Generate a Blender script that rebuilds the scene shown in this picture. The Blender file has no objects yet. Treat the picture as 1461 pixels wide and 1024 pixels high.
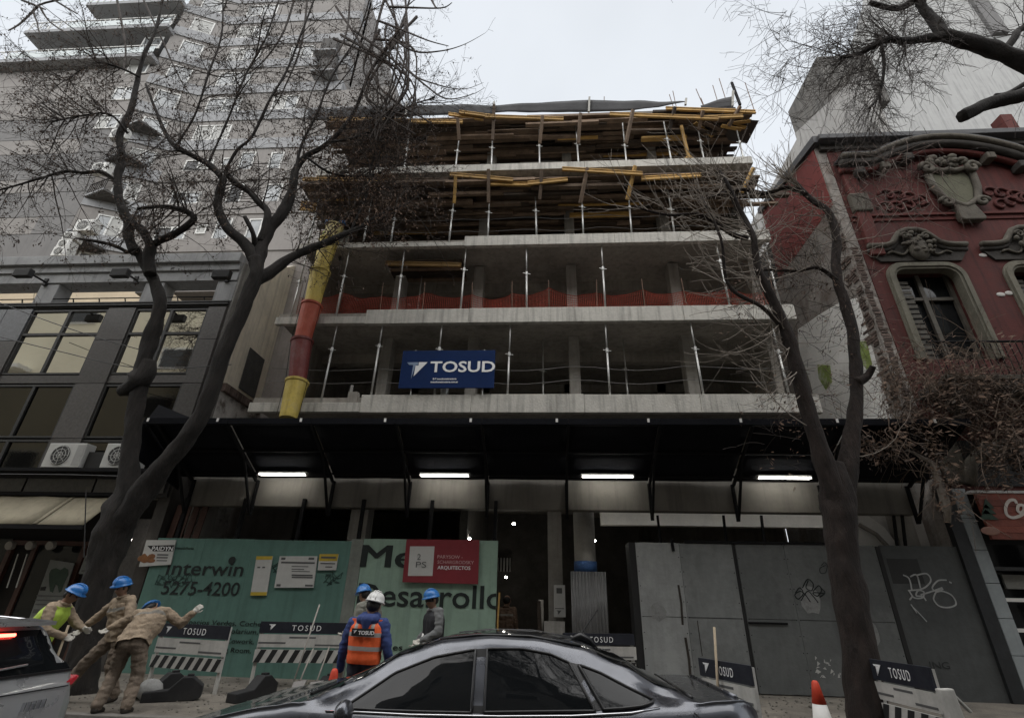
import bpy, bmesh, math, random, time
import numpy as np
from mathutils import Vector, Matrix, noise as mnoise
RN = random.Random(11)
sc = bpy.context.scene
COL = sc.collection
V3 = Vector
rad = math.radians

# ------------------------------------------------------------------ camera, sky, sun, exposure
EYE = V3((0, 0, 1.65)); FPX = 710.94
PT, RO, YA = rad(26.278), rad(1.390), rad(-3.943)
fw = V3((math.sin(YA)*math.cos(PT), math.cos(YA)*math.cos(PT), math.sin(PT)))
_r = V3((math.cos(YA), -math.sin(YA), 0)); _u = _r.cross(fw)
r2 = math.cos(RO)*_r + math.sin(RO)*_u; u2 = -math.sin(RO)*_r + math.cos(RO)*_u
cam = bpy.data.cameras.new('camera'); cam.sensor_fit = 'HORIZONTAL'; cam.sensor_width = 36
cam.lens = 36*FPX/1461; cam.clip_start = 0.05; cam.clip_end = 3000
camo = bpy.data.objects.new('camera', cam); COL.objects.link(camo)
camo.matrix_world = Matrix(((r2.x, u2.x, -fw.x, 0), (r2.y, u2.y, -fw.y, 0), (r2.z, u2.z, -fw.z, 1.65), (0, 0, 0, 1)))
sc.camera = camo
SUN_EL, SUN_AZ = 62, 195      # degrees; azimuth measured from +Y clockwise
w = bpy.data.worlds.new('World'); sc.world = w; w.use_nodes = True
nt = w.node_tree; nt.nodes.clear()
sky = nt.nodes.new('ShaderNodeTexSky'); sky.sky_type = 'NISHITA'; sky.sun_disc = False
sky.sun_elevation = rad(SUN_EL); sky.sun_rotation = rad(SUN_AZ); sky.dust_density = 1.5; sky.ozone_density = 1.0
hs = nt.nodes.new('ShaderNodeHueSaturation'); hs.inputs['Saturation'].default_value = 0.22
cl = nt.nodes.new('ShaderNodeTexNoise'); cl.inputs['Scale'].default_value = 1.6; cl.inputs['Detail'].default_value = 5
mr = nt.nodes.new('ShaderNodeMapRange'); mr.inputs['To Min'].default_value = 0.78; mr.inputs['To Max'].default_value = 1.17
mx = nt.nodes.new('ShaderNodeMix'); mx.data_type = 'RGBA'; mx.blend_type = 'MULTIPLY'; mx.inputs['Factor'].default_value = 1
bg = nt.nodes.new('ShaderNodeBackground'); bg.inputs['Strength'].default_value = 0.15
ow = nt.nodes.new('ShaderNodeOutputWorld')
L = nt.links.new
tcw = nt.nodes.new('ShaderNodeTexCoord'); L(tcw.outputs['Generated'], cl.inputs['Vector'])
oc = nt.nodes.new('ShaderNodeMix'); oc.data_type = 'RGBA'; oc.inputs['Factor'].default_value = .82; oc.inputs['B'].default_value = (1.78, 1.88, 1.99, 1)   # even overcast layer
L(sky.outputs[0], hs.inputs['Color']); L(hs.outputs[0], oc.inputs['A']); L(oc.outputs['Result'], mx.inputs['A']); L(cl.outputs['Fac'], mr.inputs['Value'])
L(mr.outputs[0], mx.inputs['B']); L(mx.outputs['Result'], bg.inputs['Color']); L(bg.outputs[0], ow.inputs['Surface'])
sun = bpy.data.lights.new('sun', 'SUN'); sun.energy = 1.25; sun.angle = rad(110); sun.color = (1, .965, .92)
suno = bpy.data.objects.new('sun', sun); COL.objects.link(suno)
sd = V3((math.sin(rad(SUN_AZ))*math.cos(rad(SUN_EL)), math.cos(rad(SUN_AZ))*math.cos(rad(SUN_EL)), math.sin(rad(SUN_EL))))
suno.rotation_euler = sd.to_track_quat('Z', 'Y').to_euler(); suno.location = (0, -20, 40)
vs = sc.view_settings; vs.view_transform = 'Standard'; vs.look = 'None'; vs.exposure = 1.6; vs.gamma = 1; vs.use_curve_mapping = False

def ray(px, py): return r2*((px-730.5)/FPX) + u2*((512-py)/FPX) + fw
def at(px, py, y):
    d = ray(px, py); return EYE + d*(y/d.y)
def atz(px, py, z):
    d = ray(px, py); return EYE + d*((z-1.65)/d.z)
def atx(px, py, x):
    d = ray(px, py); return EYE + d*(x/d.x)
def pxm(p): return FPX/((p-EYE).dot(fw))          # pixels (of the photo) per metre at p

# ------------------------------------------------------------------ materials
MATS = {}
def M(name, col, rough=.8, var=.2, scale=2.5, bump=.15, bscale=30, metal=0, streak=0, stain=(.05, .045, .04), stainamt=0, stainscale=.8, spec=.5, rand=0, emit=None, coat=0, trans=0, stretch=None):
    if name in MATS: return MATS[name]
    m = bpy.data.materials.new(name); m.use_nodes = True; MATS[name] = m
    n = m.node_tree.nodes; l = m.node_tree.links.new
    b = n['Principled BSDF']; b.inputs['Roughness'].default_value = rough; b.inputs['Metallic'].default_value = metal
    b.inputs['Specular IOR Level'].default_value = spec
    if coat: b.inputs['Coat Weight'].default_value = coat; b.inputs['Coat Roughness'].default_value = .06
    if trans: b.inputs['Transmission Weight'].default_value = trans
    if emit:
        b.inputs['Emission Color'].default_value = (*emit[0], 1); b.inputs['Emission Strength'].default_value = emit[1]
    tc = n.new('ShaderNodeTexCoord'); vec = tc.outputs['Object']
    if stretch:
        sm_ = n.new('ShaderNodeMapping'); sm_.inputs['Scale'].default_value = stretch; l(vec, sm_.inputs['Vector']); vec = sm_.outputs[0]
    def noise(sc_, det=5, v=None, rough_=.6):
        t = n.new('ShaderNodeTexNoise'); t.inputs['Scale'].default_value = sc_; t.inputs['Detail'].default_value = det
        t.inputs['Roughness'].default_value = rough_; l(v or vec, t.inputs['Vector']); return t.outputs['Fac']
    def rng(f, a, b_, lo=.3, hi=.7):
        t = n.new('ShaderNodeMapRange'); t.inputs['From Min'].default_value = lo; t.inputs['From Max'].default_value = hi
        t.inputs['To Min'].default_value = a; t.inputs['To Max'].default_value = b_; l(f, t.inputs['Value']); return t.outputs[0]
    def mul(c, f):
        t = n.new('ShaderNodeMix'); t.data_type = 'RGBA'; t.blend_type = 'MULTIPLY'; t.inputs['Factor'].default_value = 1
        l(c, t.inputs['A']); l(f, t.inputs['B']); return t.outputs['Result']
    rgb = n.new('ShaderNodeRGB'); rgb.outputs[0].default_value = (*col, 1); c = rgb.outputs[0]
    if var:
        c = mul(c, rng(noise(scale), 1-var, 1+var*.7)); c = mul(c, rng(noise(scale*9, 3), 1-var*.35, 1+var*.3))
    if rand:
        oi = n.new('ShaderNodeObjectInfo'); c = mul(c, rng(oi.outputs['Random'], 1-rand, 1+rand, 0, 1))
    if streak:
        mp = n.new('ShaderNodeMapping'); mp.inputs['Scale'].default_value = (5, 5, .35); l(vec, mp.inputs['Vector'])
        c = mul(c, rng(noise(1.2, 6, mp.outputs[0]), 1, 1-streak, .48, .72))
    if stainamt:
        t = n.new('ShaderNodeMix'); t.data_type = 'RGBA'; t.inputs['B'].default_value = (*stain, 1)
        l(rng(noise(stainscale, 8, None, .7), 0, stainamt, .5, .62), t.inputs['Factor']); l(c, t.inputs['A']); c = t.outputs['Result']
    l(c, b.inputs['Base Color'])
    if rough < .7 and var:
        l(rng(noise(scale*3), max(.02, rough-.1), rough+.12), b.inputs['Roughness'])
    if bump:
        bp = n.new('ShaderNodeBump'); bp.inputs['Strength'].default_value = bump; bp.inputs['Distance'].default_value = .03
        l(noise(bscale, 6), bp.inputs['Height']); l(bp.outputs[0], b.inputs['Normal'])
    return m

concrete = M('concrete', (.36, .348, .325), .9, .2, 1.2, .2, 25, streak=.35, stainamt=.35, stain=(.2, .19, .17))
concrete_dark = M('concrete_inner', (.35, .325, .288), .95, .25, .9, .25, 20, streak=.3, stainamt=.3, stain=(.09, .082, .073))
lintel_mat = M('painted_lintel', (.15, .14, .122), .85, .15, 1, .1, 30, streak=.3)
asphalt = M('asphalt', (.052, .05, .048), .9, .3, 3, .5, 90)
paving = M('dusty_paving', (.19, .17, .142), .95, .3, 1.6, .6, 40, stainamt=.7, stain=(.1, .09, .076), stainscale=1.4)
galv = M('galvanised_steel', (.5, .5, .48), .45, .15, 6, .05, 60, metal=.55)
wood = M('formwork_wood', (.135, .094, .064), .85, .35, 3, .2, 40, rand=.8)
wood_new = M('yellow_timber', (.42, .25, .07), .7, .25, 3, .1, 40, rand=.25)
tarp_black = M('black_tarp', (.006, .0065, .009), .9, .3, 2, .25, 12, spec=.15)
steel_dark = M('dark_steel', (.01, .01, .011), .8, .2, 4, .1, 50, spec=.15)
tarp_grey = M('grey_screen', (.04, .04, .042), .85, .25, 2, .3, 14)
white_paint = M('white_paint', (.74, .73, .7), .6, .1, 3, .05)
black = M('matt_black', (.012, .012, .012), .7, .1, 3, .05)
glass_dark = M('dark_glass', (.012, .013, .014), .06, 0, 1, 0, spec=.3)

# ------------------------------------------------------------------ mesh builder
OFF = {}
class MB:
    def __init__(s): s.v = []; s.f = []; s.m = []
    def add(s, vs_, fs, m=0):
        o = len(s.v); s.v += [tuple(v) for v in vs_]; s.f += [tuple(i+o for i in f) for f in fs]; s.m += [m]*len(fs)
        return s
    def box(s, x0, x1, y0, y1, z0, z1, m=0):
        if x0 > x1: x0, x1 = x1, x0
        if y0 > y1: y0, y1 = y1, y0
        if z0 > z1: z0, z1 = z1, z0
        return s.add([(x0,y0,z0),(x1,y0,z0),(x1,y1,z0),(x0,y1,z0),(x0,y0,z1),(x1,y0,z1),(x1,y1,z1),(x0,y1,z1)],
                     [(0,3,2,1),(4,5,6,7),(0,1,5,4),(1,2,6,5),(2,3,7,6),(3,0,4,7)], m)
    def bar(s, a, b, wx, wy, up=(0,0,1), m=0):
        a = V3(a); b = V3(b); d = (b-a).normalized(); u = V3(up)
        if abs(d.dot(u)) > .95: u = V3((0,1,0))
        x = d.cross(u).normalized(); y = x.cross(d).normalized()
        vs_ = [p + x*(i*wx/2) + y*(j*wy/2) for p in (a, b) for i, j in ((-1,-1),(1,-1),(1,1),(-1,1))]
        return s.add(vs_, [(0,1,2,3),(7,6,5,4),(0,4,5,1),(1,5,6,2),(2,6,7,3),(3,7,4,0)], m)
    def prism(s, pts, ext, m=0):
        pts = [V3(p) for p in pts]; e = V3(ext); n = len(pts)
        fs = [tuple(range(n)), tuple(range(2*n-1, n-1, -1))] + [(i, i+n, (i+1) % n+n, (i+1) % n) for i in range(n)]
        return s.add(pts + [p+e for p in pts], fs, m)
    def tube(s, pts, rr, n=8, m=0, cap=True, wob=0, rid=0):
        pts = [V3(p) for p in pts]
        if isinstance(rr, (int, float)): rr = [rr]*len(pts)
        t0 = (pts[1]-pts[0]).normalized(); x = t0.orthogonal().normalized(); vs_ = []; N = len(pts)
        for i, p in enumerate(pts):
            t = (pts[min(i+1, N-1)]-pts[max(i-1, 0)])
            if t.length < 1e-9: t = t0
            t.normalize(); x = (x - t*x.dot(t))
            if x.length < 1e-6: x = t.orthogonal()
            x.normalize(); y = t.cross(x)
            for k in range(n):
                a = 2*math.pi*k/n; q = rr[i]
                if wob: q *= 1+wob*mnoise.noise(p*3+V3((math.cos(a)*1.2, math.sin(a)*1.2, k*.01)))
                if rid: q *= 1+rid*mnoise.noise(V3((math.cos(a)*3.2, math.sin(a)*3.2, i*.35)))+rid*.6*mnoise.noise(V3((math.cos(a)*7, math.sin(a)*7, i*.8+9)))
                vs_.append(p + (x*math.cos(a)+y*math.sin(a))*q)
        fs = [(i*n+k, i*n+(k+1) % n, (i+1)*n+(k+1) % n, (i+1)*n+k) for i in range(N-1) for k in range(n)]
        if cap: fs += [tuple(range(n-1, -1, -1)), tuple((N-1)*n+k for k in range(n))]
        return s.add(vs_, fs, m)
    def lathe(s, prof, c, n=16, m=0, axis='z'):
        vs_ = []; c = V3(c)
        for r_, h in prof:
            for k in range(n):
                a = 2*math.pi*k/n; p = V3((r_*math.cos(a), r_*math.sin(a), h))
                if axis == 'y': p = V3((p.x, p.z, p.y))
                vs_.append(c+p)
        N = len(prof)
        fs = [(i*n+k, i*n+(k+1) % n, (i+1)*n+(k+1) % n, (i+1)*n+k) for i in range(N-1) for k in range(n)]
        fs += [tuple(range(n-1, -1, -1)), tuple((N-1)*n+k for k in range(n))]
        return s.add(vs_, fs, m)
    def ball(s, c, rx, ry, rz, m=0, n=12, mt=None):
        vs_ = []; c = V3(c)
        for i in range(n//2+1):
            th = math.pi*i/(n//2)
            for k in range(n):
                a = 2*math.pi*k/n
                p = V3((rx*math.sin(th)*math.cos(a), ry*math.sin(th)*math.sin(a), rz*math.cos(th)))
                if mt: p = mt @ p
                vs_.append(c+p)
        fs = [(i*n+k, (i+1)*n+k, (i+1)*n+(k+1) % n, i*n+(k+1) % n) for i in range(n//2) for k in range(n)]
        return s.add(vs_, fs, m)
    def grid(s, rows, m=0):      # rows: lists of points of equal length
        n = len(rows[0]); vs_ = [p for r_ in rows for p in r_]
        return s.add(vs_, [(i*n+k, i*n+k+1, (i+1)*n+k+1, (i+1)*n+k) for i in range(len(rows)-1) for k in range(n-1)], m)
    def build(s, name, mats, parent=None, smooth=False, bev=0, thick=0, fix=True, out=None):
        me = bpy.data.meshes.new(name)
        if not isinstance(mats, (list, tuple)): mats = [mats]
        if parent is not None: o0 = OFF[parent.name]
        else:
            xs = [v[0] for v in s.v]; ys = [v[1] for v in s.v]; zs = [v[2] for v in s.v]
            o0 = V3(((min(xs)+max(xs))/2, (min(ys)+max(ys))/2, min(zs)))
        me.from_pydata([(v[0]-o0.x, v[1]-o0.y, v[2]-o0.z) for v in s.v], [], s.f)
        for m_ in mats: me.materials.append(m_)
        if len(mats) > 1: me.polygons.foreach_set('material_index', s.m)
        if out is not None:
            bm = bmesh.new(); bm.from_mesh(me); bm.normal_update(); tot = V3((0, 0, 0))
            for f_ in bm.faces: tot += f_.normal*f_.calc_area()
            if tot.dot(V3(out)) < 0: bmesh.ops.reverse_faces(bm, faces=bm.faces[:])
            bm.to_mesh(me); bm.free()
        elif fix and len(s.v) < 60000:
            bm = bmesh.new(); bm.from_mesh(me); bmesh.ops.recalc_face_normals(bm, faces=bm.faces); bm.to_mesh(me); bm.free()
        if smooth: me.polygons.foreach_set('use_smooth', [True]*len(me.polygons))
        o = bpy.data.objects.new(name, me); COL.objects.link(o)
        if parent is None: o.location = o0
        else: o.parent = parent
        OFF[o.name] = V3(o0)
        if thick:
            md = o.modifiers.new('thick', 'SOLIDIFY'); md.thickness = thick; md.offset = 0
        if bev:
            md = o.modifiers.new('bevel', 'BEVEL'); md.width = bev; md.segments = 2; md.limit_method = 'ANGLE'; md.angle_limit = rad(40)
        return o
def B(*a, m=0): return MB().box(*a, m=m)
def thing(name, label, cat, loc=(0, 0, 0), group=None):
    o = bpy.data.objects.new(name, None); COL.objects.link(o); o.empty_display_size = .2
    o.location = loc; o['label'] = label; o['category'] = cat
    if group: o['group'] = group
    OFF[o.name] = V3(loc); return o
def tag(o, label, cat, group=None):
    o['label'] = label; o['category'] = cat
    if group: o['group'] = group
    return o
def struct(o): o['kind'] = 'structure'; return o
def stuff(o): o['kind'] = 'stuff'; return o
def dup(root, loc, label, rotz=0):
    r = root.copy(); COL.objects.link(r); r.location = loc; r.rotation_euler = (0, 0, rotz); r['label'] = label; OFF[r.name] = V3(loc)
    for ch in list(root.children):
        c = ch.copy(); COL.objects.link(c); c.parent = r
        for g in list(ch.children):
            d = g.copy(); COL.objects.link(d); d.parent = c
    return r
def text(body, x, y, z, h, mat, parent, name='lettering', bold=0.0, sx=1, shear=0, align='LEFT', ry=0, thick=.004, rotz=0, clipx=None, spacing=1.0, tilt=0):
    cu = bpy.data.curves.new(name, 'FONT'); cu.body = body; cu.size = h/.72; cu.align_x = align; cu.offset = bold; cu.extrude = thick/2
    cu.shear = shear; cu.space_character = spacing; cu.resolution_u = 3
    ob = bpy.data.objects.new(name, cu); me = bpy.data.meshes.new_from_object(ob)
    bpy.data.objects.remove(ob); me.name = name
    mt = Matrix.Translation((x, y, z)) @ Matrix.Rotation(rotz, 4, 'Z') @ Matrix.Rotation(tilt, 4, 'Y') @ Matrix.Rotation(rad(90), 4, 'X') @ Matrix.Diagonal((sx, 1, 1, 1))
    me.transform(mt)
    if clipx is not None:
        bm = bmesh.new(); bm.from_mesh(me)
        bmesh.ops.bisect_plane(bm, geom=bm.verts[:]+bm.edges[:]+bm.faces[:], plane_co=(clipx, 0, 0), plane_no=(1, 0, 0), clear_outer=True)
        bm.to_mesh(me); bm.free()
    me.transform(Matrix.Translation(-OFF[parent.name]))
    me.materials.clear(); me.materials.append(mat)
    o = bpy.data.objects.new(name, me); COL.objects.link(o); o.parent = parent; OFF[o.name] = OFF[parent.name]
    return o
def stroke(mb, pts, w_, y, m=0):           # a flat painted stroke in the plane of a wall (thin box chain)
    for i_, (a, b) in enumerate(zip(pts, pts[1:])):
        y_ = y-.0011*(i_ % 4); d = V3((b[0]-a[0], 0, b[1]-a[1]))
        if d.length < 1e-6: continue
        d.normalize(); mb.bar(V3((a[0], y_, a[1]))-d*w_*.3, V3((b[0], y_, b[1]))+d*w_*.3, .004, w_, up=(0, 0, 1) if abs(d.z) < .9 else (1, 0, 0), m=m)
ORD = ['first', 'second', 'third', 'fourth', 'fifth', 'sixth', 'seventh', 'eighth', 'ninth', 'tenth', 'eleventh', 'twelfth']
D = 12.2; WK = .15        # building line, pavement height
# ------------------------------------------------------------------ ground
KY = 8.1
struct(B(-150, 150, -.6, KY, -.3, 0).build('road', asphalt))
struct(B(-150, 150, KY+.16, 60, -.3, WK).build('pavement', paving))
struct(B(-150, 150, KY, KY+.155, -.3, WK+.004).build('kerb', M('kerb_stone', (.17, .16, .145), .9, .25, 2, .3), bev=.015))
struct(B(-150, 150, -60, -.605, -.3, WK).build('pavement', paving))
# loose dust and grit swept along the pavement by the works
mb = MB()
for i in range(1500):
    x = RN.uniform(-8.5, 6); y = RN.uniform(8.4, 12.0); s_ = RN.uniform(.006, .03)*(2 if RN.random() < .04 else 1)
    mb.ball((x, y, WK+s_*.3), s_, s_*RN.uniform(.6, 1), s_*.6, n=4)
stuff(mb.build('grit', M('grit', (.15, .14, .12), .95, .3, 5)))

# ------------------------------------------------------------------ construction building
cb = thing('construction_building', 'unfinished concrete frame building with open floors under construction between two old facades', 'building', (0, D, 0))
FZ = [(6.65, 6.14), (9.34, 8.86), (12.0, 11.62), (14.72, 14.42)]      # slab edge top and bottom
LX = [-7.95, -7.85, -7.8, -7.6]; RX = [7.0, 6.98, 6.85, 6.75]
STEP = [-4.87, -5.15, -2.42]
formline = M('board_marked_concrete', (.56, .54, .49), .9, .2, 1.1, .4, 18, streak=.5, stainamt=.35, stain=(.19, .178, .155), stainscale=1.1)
for i, (zt, zb) in enumerate(FZ):
    xl, xr = LX[i], RX[i]
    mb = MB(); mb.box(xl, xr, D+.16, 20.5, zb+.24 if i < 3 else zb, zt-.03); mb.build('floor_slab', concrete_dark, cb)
    if i < 3:
        st = STEP[i]; low = .22
        n = 4; xs = [st+(xr-st)*k/n for k in range(n+1)]
        for k in range(n):
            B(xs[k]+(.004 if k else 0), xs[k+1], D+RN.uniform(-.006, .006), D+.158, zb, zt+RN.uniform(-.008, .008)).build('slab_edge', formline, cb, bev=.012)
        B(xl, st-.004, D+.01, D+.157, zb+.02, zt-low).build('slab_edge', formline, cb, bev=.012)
    else:
        for a, b_ in ((xl, -2.6), (-2.595, 2.9), (2.905, xr)):
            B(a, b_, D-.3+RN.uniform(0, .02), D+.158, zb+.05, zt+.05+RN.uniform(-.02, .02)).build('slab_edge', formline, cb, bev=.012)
    # shallow drop beams seen on the ceiling
    for yb in (14.6, 17.2):
        B(xl+.1, xr-.1, yb, yb+.3, zb-.1, zb+.235).build('ceiling_beam', concrete_dark, cb)
B(-7.5, 6.9, D+.3, 20.5, 17.62, 17.85).build('roof_slab', concrete_dark, cb)
B(-9.3, 8.99, 20.02, 20.49, 0, 6.6).build('rear_wall', concrete_dark, cb); B(-9.41, -9.3, 15.26, 20.49, 0, 6.6).build('side_wall', concrete_dark, cb); B(-9.3, 8.9, 20.5, 20.75, 0, 17.6).build('rear_wall', concrete_dark, cb)
zz = [(WK, 6.3), (6.62, 9.1), (9.31, 11.8), (11.97, 14.4), (14.72, 17.6)]
colm = M('column_concrete', (.36, .342, .31), .9, .2, 1.5, .2, 25, streak=.3)
for fl, xs in ((1, (-4.85, -2.15, .95, 4.35)), (2, (-4.75, -2.1, .95, 4.25)), (3, (-2.05, .95, 4.2)), (4, (-1.9, .95, 4.1))):
    z0, z1 = zz[fl]
    for x in xs:
        B(x-.16, x+.16, 13.5, 13.95, z0, z1).build('column', colm, cb, bev=.01)
        B(x-.16, x+.16, 17.2, 17.6, z0, z1).build('column', colm, cb, bev=.01)
# inner partition walls and stair core
B(-7.6, -7.4, 13.4, 20.4, 6.62, 14.4).build('side_wall', concrete_dark, cb)
B(6.6, 6.8, 13.4, 20.4, 6.62, 14.4).build('side_wall', concrete_dark, cb)
shade_dark = M('unlit_block_wall', (.1, .092, .082), .95, .3, 2, .3, 12); B(-3.6, .3, 18.4, 18.6, 6.7, 17.5).build('core_wall', concrete_dark, cb); B(-6, 3.2, 17.9, 18.1, WK, 4.5).build('core_wall', shade_dark, cb); B(-2.1, -1.9, 12.9, 17.9, WK, 4.45).build('side_wall', shade_dark, cb)  # ground storey walls coloured darker to stand in for entrance shade
B(2.6, 5.4, 17.9, 18.1, 6.62, 17.5).build('core_wall', concrete_dark, cb)
# ground storey: lintel, piers, rear beam
B(-8.95, 8.55, D+.12, D+.42, 3.72, 4.5).build('lintel', lintel_mat, cb, bev=.01)
for x in (-8.8, -4.6, 8.4): B(x-.22, x+.22, D+.45, D+.9, WK, 6.1).build('pier', colm, cb)
B(1.55, 8.0, 14.2, 14.45, 3.66, 4.4).build('rear_beam', M('brightened_beam', (.85, .82, .75), .9, .12, 2), cb)  # beam colour raised to stand in for daylight falling on it
mb = MB(); mb.tube([(1.0, 13.1, WK), (1.0, 13.1, 4.1)], .26, 20); mb.build('round_column', M('render_column', (.4, .385, .35), .9, .2, 2, .2, 20, streak=.2), cb, smooth=True)
mb = MB(); mb.tube([(1.0, 13.1, 2.36), (1.0, 13.1, 2.64)], .275, 20); mb.build('blue_wrap', M('blue_wrap', (.05, .13, .33), .6, .3, 3, .4, 25), cb, smooth=True)
B(.1, .45, 13.3, 13.6, WK, 4.0).build('pier', colm, cb)
B(-9.3, 1.4, D+.45, 20.5, 4.505, 4.62).build('blocking_ceiling', concrete_dark, cb); B(1.41, 8.9, 14.46, 20.5, 4.42, 4.6).build('blocking_ceiling', concrete_dark, cb)  # ceilings added to block daylight, gap left in front of rear beam
# corrugated sheet wrapped round the foot of the column
cs = thing('corrugated_sheet', 'grey corrugated metal sheet standing against the round column with the blue wrap', 'metal sheet', (1.0, 12.8, WK))
mb = MB(); n = 44; rows = []
for z in (WK+.02, 1.3, 2.4):
    rows.append([(.62+.82*k/n, 12.76+.022*math.sin(k*2*math.pi/4), z) for k in range(n+1)])
mb.grid(rows); mb.build('sheet', M('zinc_sheet', (.2, .2, .2), .5, .2, 3, .05, 40, metal=.4), cs, smooth=True, thick=.003)
for z in (.7,): B(.6, 1.46, 12.70, 12.73, z, z+.05).build('batten', wood, cs)

# party walls of the plot
pw = thing('party_wall', 'cream party wall with peeling plaster and a brick ledge beside the red and yellow chute', 'wall', (-9.4, 13.5, 0))
cream = M('cream_plaster', (.78, .72, .6), .9, .14, .7, .2, 20, streak=.3, stainamt=.15, stain=(.3, .28, .24))
peel = M('peeling_plaster', (.62, .6, .57), .9, .2, 2, .5, 12, stainamt=.85, stain=(.11, .085, .07), stainscale=1.8)
MB().prism([(-9.42, 12.95, 7.35), (-9.42, 15.0, 7.35), (-9.42, 15.0, 13.1), (-9.42, 12.95, 11.35)], (-.3, 0, 0)).build('plaster_face', cream, pw)
B(-9.41, -9.72, 12.31, 12.94, WK, 5.19).build('dark_base', M('dark_render', (.05, .045, .04), .9, .3, 2, .4, 12), pw); MB().prism([(-9.40, 12.3, 5.2), (-9.40, 12.94, 5.2), (-9.40, 12.94, 11.35), (-9.40, 12.3, 11.2)], (-.32, 0, 0)).build('end_pilaster', M('weathered_render', (.25, .243, .228), .9, .3, 1, .4, 14, streak=.4, stainamt=.5, stain=(.13, .12, .11)), pw)  # base in a darker render than the pilaster above
B(-9.42, -9.72, 12.95, 15.0, WK, 7.1).build('stripped_face', peel, pw)
brickm = M('old_brick', (.13, .095, .08), .95, .3, 5, .5, 20, rand=.4)
for k in range(17):
    B(-9.3, -9.5, 12.97+k*.12, 13.075+k*.12, 7.1+RN.uniform(-.01, .01), 7.34).build('brick', brickm, pw)
B(-9.6, -7.4, 15.01, 15.25, WK, 13.6).build('rear_return', M('pinkish_render', (.3, .272, .252), .9, .2, 1, .2, 20, streak=.25), pw)
B(-9.41, -9.38, 13.7, 14.6, 7.5, 8.9).build('bitumen_patch', M('bitumen_patch', (.07, .07, .068), .9, .3, 3, .4), pw)

pr = thing('party_wall', 'old right hand party wall with white, green and bare brick patches below red paint', 'wall', (9.0, 15, 0))
oldr = M('old_render', (.3, .275, .25), .95, .35, 1.1, .6, 12, streak=.3, stainamt=.7, stain=(.15, .11, .09), stainscale=1.2)
redp = M('red_wall_paint', (.2, .038, .032), .85, .2, 1.2, .15, 25, streak=.25, stainamt=.25, stain=(.12, .05, .045))
MB().prism([(9.0, 12.3, WK), (9.0, 20, WK), (9.0, 20, 13.0), (9.0, 12.3, 13.0)], (.3, 0, 0)).build('render_face', oldr, pr)
MB().prism([(8.99, 12.3, 13.0), (8.99, 16.2, 13.0), (8.99, 16.2, 16.25), (8.99, 12.3, 15.4)], (.3, 0, 0)).build('red_face', redp, pr)
MB().prism([(8.9, 12.0, 15.42), (8.9, 16.3, 16.3), (8.9, 16.3, 16.55), (8.9, 12.0, 15.7)], (.5, 0, 0)).build('coping', M('lead_coping', (.06, .06, .063), .7, .2, 3), pr)
wp = M('white_patch', (.86, .85, .82), .9, .12, 1.5, .2, 20, stainamt=.2, stain=(.4, .37, .33))
MB().prism([atx(*q, 8.985) for q in ((1222, 425), (1232, 455), (1248, 510), (1264, 570), (1273, 605), (1180, 640), (1166, 590), (1156, 545), (1140, 500), (1138, 470), (1170, 448), (1200, 430))], (.02, 0, 0)).build('white_face', wp, pr)
gp = M('green_patch', (.26, .34, .09), .9, .35, 3, .2, 20, stainamt=.6, stain=(.55, .55, .48), stainscale=2)
MB().prism([atx(*q, 8.975) for q in ((1166, 520), (1184, 521), (1187, 545), (1178, 556), (1168, 540))], (.012, 0, 0)).build('green_patch', gp, pr)
MB().prism([atx(*q, 8.975) for q in ((1222, 488), (1236, 486), (1244, 520), (1236, 527), (1226, 512))], (.012, 0, 0)).build('green_patch', gp, pr)
for k in range(70):      # exposed bricks of the broken corner
    z = 6.6+.085*k; n = RN.choice((0, 1, 1, 2))
    for j in range(n):
        a = 12.28+j*.25+RN.uniform(-.03, .05)
        B(8.975-RN.uniform(0, .02), 9.01, a, a+.21, z, z+.062).build('brick', brickm, pr)

# ------------------------------------------------------------------ formwork decks
def formwork(label, z, y0, y1, x0, x1, seed, bev_=None):
    r = random.Random(seed)
    f = thing('formwork_deck', label, 'formwork', ((x0+x1)/2, y0, z))
    row = 0; y = y0
    while y < y1:
        x = x0 + r.uniform(-.4, .3); zz_ = z + .045*(row % 2) + r.uniform(-.025, .025) + (y-y0)*.02
        while x < x1:
            ln = r.uniform(1.8, 3.4); wd = r.uniform(.13, .2)
            if r.random() < .93:
                tl = r.uniform(-.012, .012)
                a = V3((x, y+r.uniform(-.03, .03), zz_+r.uniform(-.03, .03))); b_ = a+V3((min(ln, x1+.3-x), r.uniform(-.03, .03), tl))
                MB().bar(a, b_, wd, .045 if r.random() < .6 else .1).build('plank', wood, f)
            x += ln*r.uniform(.8, .97)
        y += .2; row += 1
    for k in range(64):      # lower, loosely stacked joists near the front edge
        x = r.uniform(x0, x1-1.5); yy = y0+r.uniform(.05, 2.6); a = V3((x, yy, z-r.uniform(.12, .42)))
        MB().bar(a, a+V3((r.uniform(1.2, 3.2), r.uniform(-.04, .04), r.uniform(-.02, .02))), r.uniform(.08, .18), r.choice((.04, .08, .12))).build('plank', wood_new if r.random() < .04 else wood, f)
    B(x0-.1, x1+.1, y0+.2, y1, z+.2, z+.225).build('plywood_sheet', M('dark_plywood', (.05, .038, .03), .8, .3, 1, .1), f)
    return f, r
f1, r1 = formwork('dark timber plank formwork of the top roof deck with ragged front edge', 17.15, 12.05, 17.0, -7.6, 7.0, 3)
f2, r2_ = formwork('dark timber plank formwork below the fourth slab, over the third open floor', 14.1, 12.0, 16.6, -8.1, 6.7, 5)
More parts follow.
